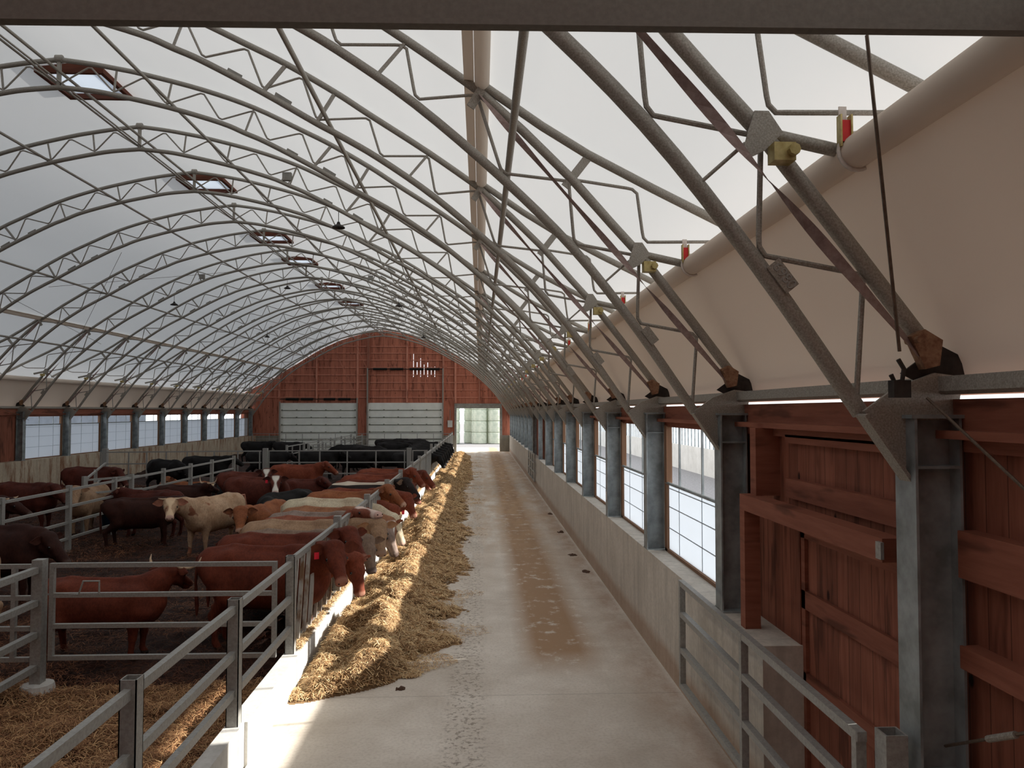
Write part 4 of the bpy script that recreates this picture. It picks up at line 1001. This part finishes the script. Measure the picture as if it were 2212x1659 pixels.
def add_parts(root, fr, ck, horns=None, tagside=0, lying=False, tail=0.0, far=False, eart=1.0):
    HL, d, sd_, up, dz = fr; vv = lambda p: tuple(float(q) for q in p)
    for s in (1,-1):
        mb = MB(); n = 7; vs = []
        base = HL(.0, s*.11, -.005); dirn = (sd_*s*.98 - d*.12 + up*.02); dirn /= np.linalg.norm(dirn); nrm = d*.9 + up*.35; nrm /= np.linalg.norm(nrm); wv = np.cross(dirn, nrm)
        for i in range(n):
            t = i/(n-1); w = (.026+.050*math.sin(PI*min(t*1.05,1)**.75))*(1-.62*t**6)*eart; p = base + dirn*.205*t*eart - up*.03*t*t
            for j, q in enumerate((-1,-.5,0,.5,1)): vs.append(p + wv*w*q + nrm*(.018*(abs(q)-.6))*(1-t*.5))
        for i in range(n):
            t = i/(n-1); w = (.024+.05*math.sin(PI*min(t*1.05,1)**.75))*(1-.62*t**6)*eart; p = base + dirn*.205*t*eart - up*.03*t*t
            for j, q in enumerate((-1,-.5,0,.5,1)): vs.append(p + wv*w*q*.98 + nrm*(.018*(abs(q)-.6)-.014)*(1-t*.5))
        fs = [(i*5+j, i*5+j+1, (i+1)*5+j+1, (i+1)*5+j) for i in range(n-1) for j in range(4)]
        o = n*5; fs += [(o+i*5+j, o+(i+1)*5+j, o+(i+1)*5+j+1, o+i*5+j+1) for i in range(n-1) for j in range(4)]
        rim = [i*5 for i in range(n)] + [(n-1)*5+j for j in (1,2,3,4)] + [i*5+4 for i in range(n-2,-1,-1)]
        fs += [(rim[i], rim[(i+1)], rim[(i+1)]+o, rim[i]+o) for i in range(len(rim)-1)]
        e = obj('ear', mb.add([vv(p) for p in vs], fs), EARC[ck], root, True)
        if tagside == s:
            c0 = base + dirn*.10; tg = MB().box(-.032,.032,-.004,.004,-.085,0); t_ = obj('ear_tag', tg, M['tag'], e); t_.location = vv(c0 + d*.03 - up*.02)
            t_.rotation_euler = (0, 0, math.atan2(d[1], d[0])+PI/2); t_['label'] = 'red ear tag'
        if far: continue
        obj('eye', MB().sphere(vv(HL(.155, s*.106, -.014)), .023, 8, 6), M['eye'], root, True)
        obj('nostril', MB().sphere(vv(HL(.480, s*.040, -.068)), .015, 8, 6, (1,1,.8)), M['nostril'], root, True)
        if horns:
            b0 = HL(-.03, s*.07, .06)
            if horns == 'short': pts = [b0, b0+sd_*s*.06, b0+sd_*s*.11+up*.01, b0+sd_*s*.16+up*.03]; rs = [.024,.02,.014,.005]
            elif horns == 'highland': pts = [b0, b0+sd_*s*.12+d*.02-up*.02, b0+sd_*s*.22+d*.03-up*.015, b0+sd_*s*.30+d*.04+up*.03, b0+sd_*s*.345+d*.04+up*.10, b0+sd_*s*.355+d*.03+up*.18]; rs = [.036,.034,.030,.023,.015,.005]
            else: pts = [b0, b0+sd_*s*.12+d*.02, b0+sd_*s*.22+d*.05+up*.03, b0+sd_*s*.29+d*.06+up*.11, b0+sd_*s*.32+d*.05+up*.22]; rs = [.032,.029,.024,.016,.005]
            obj('horn', MB().tube([vv(p) for p in pts], rs, 8), M['horn'], root, True)
    if not far or tail:
        z0 = 1.22+dz
        if lying: pts = [(-.93,0,z0-.1),(-1.0,.02,.35),(-1.02,.1,.12),(-.95,.2,.05)]
        else: pts = [(-.93,0,z0),(-1.00-tail,0,z0-.05+tail*.5),(-1.02-tail*1.3,tail*.3,.85+tail*.4),(-1.0-tail,.0+tail*.5,.55),(-1.0-tail*.8,tail*.5,.42)]
        pts = [(-.86,0,z0-.02)] + pts
        obj('tail', MB().tube(pts, [.04,.035,.026,.02,.03,.012][:len(pts)] if not lying else [.04,.035,.026,.03,.012], 8), EARC[ck], root, True)

cache = {}
def cow(x, y, heading, ck, label, head=None, yaw=0, pitch=25, scale=1.0, zs=1.0, lying=False, horns=None, tagside=0, grp=None, tail=0.0, low=0.0, share=None, bulk=1.0, z0=.03, seed=None, eart=1.0):
    """head: world poll position (x,y,z) or None for a default; yaw/pitch of the face in WORLD degrees (yaw: 0=+X, -90=towards camera)."""
    a = math.radians(heading); ca, sa = math.cos(a), math.sin(a)
    key = share
    far = y > 30
    if head is None: hl = (1.05, 0, (1.2 if not lying else .78)-low)
    else:
        dx, dy = head[0]-x, head[1]-y; hl = ((dx*ca+dy*sa)/scale, (-dx*sa+dy*ca)/scale, (head[2]-z0)/(scale*zs))
        v = Vector((hl[0]-.55, hl[1])); lim = .78                        # keep the neck's reach believable
        if v.length > lim: v = v.normalized()*lim; hl = (.55+v.x, v.y, hl[2])
    root = empty('cow', (x, y, z0), a); root.scale = (scale, scale, scale*zs)
    if key and key in cache: me, fr = cache[key]
    else:
        me, *fr = cow_mesh('cow_body', hl, (math.radians(yaw-heading), math.radians(pitch)), lying, low, .021 if y < 14.3 else (.025 if y < 24 else .034), bulk, seed if seed is not None else int(x*13+y*7))
        if key: cache[key] = (me, fr)
    b = link('body', me.copy() if key else me, root)
    b.data.materials.clear(); b.data.materials.append(C[ck])
    add_parts(root, fr, ck, horns, tagside, lying, tail, far, eart)
    tag(root, label, 'cow', grp); return root

# --- feeding row along the fence (bodies face +X)
FD = 'cattle feeding through the fence'
cow(-2.88,10.62,0,'redbrown','reddish-brown cow with red ear tag, nearest at the feed fence, head turned to the camera',(-1.95,10.28,1.42),-62,36,.98,1.06,tagside=-1,grp=FD,bulk=1.05,eart=1.15)
cow(-3.0,11.28,2,'red','curly red-brown cow with its head lowest in the hay beside the nearest cow',(-1.62,11.05,1.10),-40,68,.93,grp=FD)
cow(-3.05,11.95,0,'redbrown','dark reddish-brown cow peering over the nearest cow at the feed fence',(-1.97,11.55,1.42),-50,30,1.0,grp=FD)
cow(-2.95,12.55,-2,'taupe','grey-brown cow with dark muzzle, third back from the front of the feed row',(-1.80,12.12,1.20),-62,48,.97,grp=FD)
cow(-3.05,13.2,0,'tan','tan cow with a broad tan back at the feed fence, between two greyish ones',(-1.63,12.95,1.32),-72,46,1.02,grp=FD)
cow(-2.95,13.85,0,'pinkface','red-brown cow lifting its pink and white face over the feed fence',(-2.10,13.35,1.50),-42,-8,1.0,grp=FD)
cow(-3.0,14.5,2,'grey','pale grey-brown cow at the feed fence behind the tan one',(-1.75,14.4,1.05),-20,60,1.0,grp=FD)
cow(-2.95,15.2,-3,'brownwhite','brown and white faced cow eating in the sunlit hay, head low',(-1.75,14.75,1.10),-50,66,1.0,grp=FD)
cow(-3.05,16.0,0,'cream','cream-white cow, palest back in the feed row',(-1.80,15.9,1.02),-30,55,1.06,grp=FD,bulk=1.05)
cow(-2.95,16.9,3,'red','red cow with red ear tag, head turned down into the hay',(-1.62,16.2,1.13),-55,62,.98,tagside=1,grp=FD)
cow(-3.0,17.8,0,'orange','orange-brown cow raising its head above the feed fence, seen in profile',(-2.0,17.0,1.52),-25,32,1.03,grp=FD)
cow(-2.95,18.75,0,'red','red cow at the feed fence just before the black one',(-1.72,18.3,1.2),-45,50,1.0,grp=FD)
cow(-2.95,20.1,0,'lineback','black cow with a pale stripe along its back at the feed fence',(-1.9,19.6,1.45),-30,36,1.02,grp=FD)
cow(-3.05,21.1,2,'redbrown','brown cow in the feed row just beyond the pale-striped black one',(-1.9,21.0,1.2),-30,50,1.0,grp=FD)
cow(-3.0,22.2,0,'red','red cow looking along the hay, beyond the black one',(-1.95,22.0,1.52),-20,40,1.04,grp=FD)
cow(-2.95,23.4,-2,'redbrown','brown cow with its face pushed furthest over the sunlit hay',(-1.72,23.3,1.35),-10,42,1.0,grp=FD)
cow(-3.05,25.2,0,'red','last red cow of the feed row, before the cross fence',(-1.9,25.1,1.15),-20,50,1.0,grp=FD)
# --- free standing cattle
cow(-6.1,17.75,-110,'creamdirty','cream horned cow with brown patches standing and facing the camera',(-6.62,16.6,1.30),-70,26,.97,horns='short',tail=.12,bulk=1.08,eart=1.1)
cow(-4.58,16.55,-98,'orange','orange-brown cow facing the camera beside the cream horned cow',(-4.80,15.50,1.25),-74,36,.97,z0=0)
cow(-8.0,18.45,18,'dark','shaggy dark brown cow just left of the cream horned cow, turned away',(-7.2,18.9,1.1),30,30,.88,bulk=1.05)
cow(-8.45,19.9,172,'darkred','dark red horned cow facing left behind the shaggy one',(-9.2,19.9,1.22),178,20,.9,horns='short')
cow(-8.35,22.0,5,'dark','dark brown cow with long pale upturned horns behind the cream cow',(-7.75,21.9,1.15),60,15,.85,horns='long')
cow(-6.25,21.9,-4,'blazed','dark red cow with white face and red ear tag looking at the camera',(-5.66,21.35,1.38),-77,34,1.02,tagside=-1)
cow(-7.35,24.4,-2,'blazed','dark red cow with white face partly hidden behind the other white-faced cow',(-6.62,23.9,1.38),-78,36,.98)
cow(-5.15,23.0,20,'darkred','dark red cow with raised shoulder facing right beside the white-faced cow',(-4.72,22.9,1.22),5,32,.9)
cow(-6.45,27.3,0,'red','bright red cow seen from the side, muzzle towards the feed row',(-5.45,27.2,1.38),-8,30,1.0)
cow(-4.85,19.0,-122,'black','black cow standing with lowered head left of the cream feeding cow',(-4.95,18.0,1.02),-85,40,.98,low=.06)
cow(-4.88,10.22,2,'redbrown','brown long-haired cow with one long curved horn behind the front gate',(-4.12,10.36,1.14),72,30,.9,.88,horns='highland',bulk=1.05)
cow(-7.95,12.9,0,'dark','very dark brown cow facing right at the left edge of the near pen',(-7.05,12.8,1.17),-12,40,1.02,bulk=1.1)
cow(-7.75,11.0,180,'tan','tan cow of which only the rump shows at the left edge',None,180,30,1.0)
cow(-11.5,17.7,0,'dark','dark horned cow behind the divider fence, cut by the left edge',(-10.6,17.7,1.2),0,25,1.0,horns='short')
cow(-12.0,20.7,-8,'darkred','dark red cow facing right behind the divider fence, before the pale-faced cow',(-11.1,20.4,1.25),-15,35,1.0)
cow(-10.35,20.6,-86,'tan','pale tan cow facing the camera behind the divider fence by the tub',(-10.2,19.65,1.27),-64,36,.97,z0=0)
cow(-12.7,25.6,0,'darkred','large dark red cow seen from the side in front of the stained left wall',(-11.8,25.4,1.28),-10,48,1.04,bulk=1.1)
cow(-11.6,23.9,-5,'orange','orange-brown calf lying behind the tub',None,-20,20,.95,lying=True)
cow(-10.35,27.8,176,'orange','orange-brown calf with pale face lying behind the divider fence',(-11.1,27.5,.85),-110,25,.9,lying=True)
cow(-9.0,26.2,0,'belted','black cow with a cream belt, lying beside the end of the divider fence',None,0,20,1.0,lying=True)
# --- black cattle at the back
BK = 'black cattle in the far pens'
for i, (x, y, hd, l, ps) in enumerate((
    (-12.0,29.8,-28,'lying with its back arched, in front of the left cross gate','a'),
    (-11.3,32.0,0,'standing in front of the left cross gate by the divider fence','b'),
    (-9.9,36.0,8,'right behind the thick middle post of the cross fence','c'),
    (-13.7,47.4,0,'leftmost in the far left corner, facing right','b'),
    (-11.5,46.5,12,'second in the far left corner, beside the race fence','c'),
    (-7.4,42.6,180,'side on beyond the cross fence, right of the cattle race','a'),
    (-7.6,36.2,4,'behind the left half of the right cross gate','b'),
    (-5.9,36.6,172,'behind the middle of the right cross gate','c'),
    (-5.9,41.0,0,'with lowered head beyond the middle of the cross gate','a'),
    (-4.2,37.4,8,'behind the right half of the right cross gate','b'),
    (-6.0,50.8,4,'leftmost before the middle overhead door','c'),
    (-4.6,51.2,178,'second before the middle overhead door','b'),
    (-3.9,48.2,0,'in front of the right edge of the middle overhead door','a'),
    (-5.2,45.6,-6,'in the cluster before the middle overhead door, nearest side','c'))):
    hz = {'a': (-.05,1.0,50), 'b': (0,1.32,25), 'c': (.08,1.18,38)}[ps]; a = math.radians(hd)
    hx, hy = 1.03, hz[0]
    cow(x, y, hd, 'black', 'black cow '+l, (x+hx*math.cos(a)-hy*math.sin(a), y+hx*math.sin(a)+hy*math.cos(a), hz[1]), hd, hz[2], 1.02, share='blk'+ps, grp=BK, seed=i)
for i, y in enumerate((34.9,36.4,38.2,40.2,42.3,44.6,47.2)):
    cow(-3.05, y, 0, 'black', nth(i, 'black cow feeding through the fence at the far end'), (-1.85, y-.25, 1.15), -35, 50, 1.0, share='blkf', grp='black cattle feeding at the far end', seed=3)

# straw wisps on the cow-side of the curb etc. end
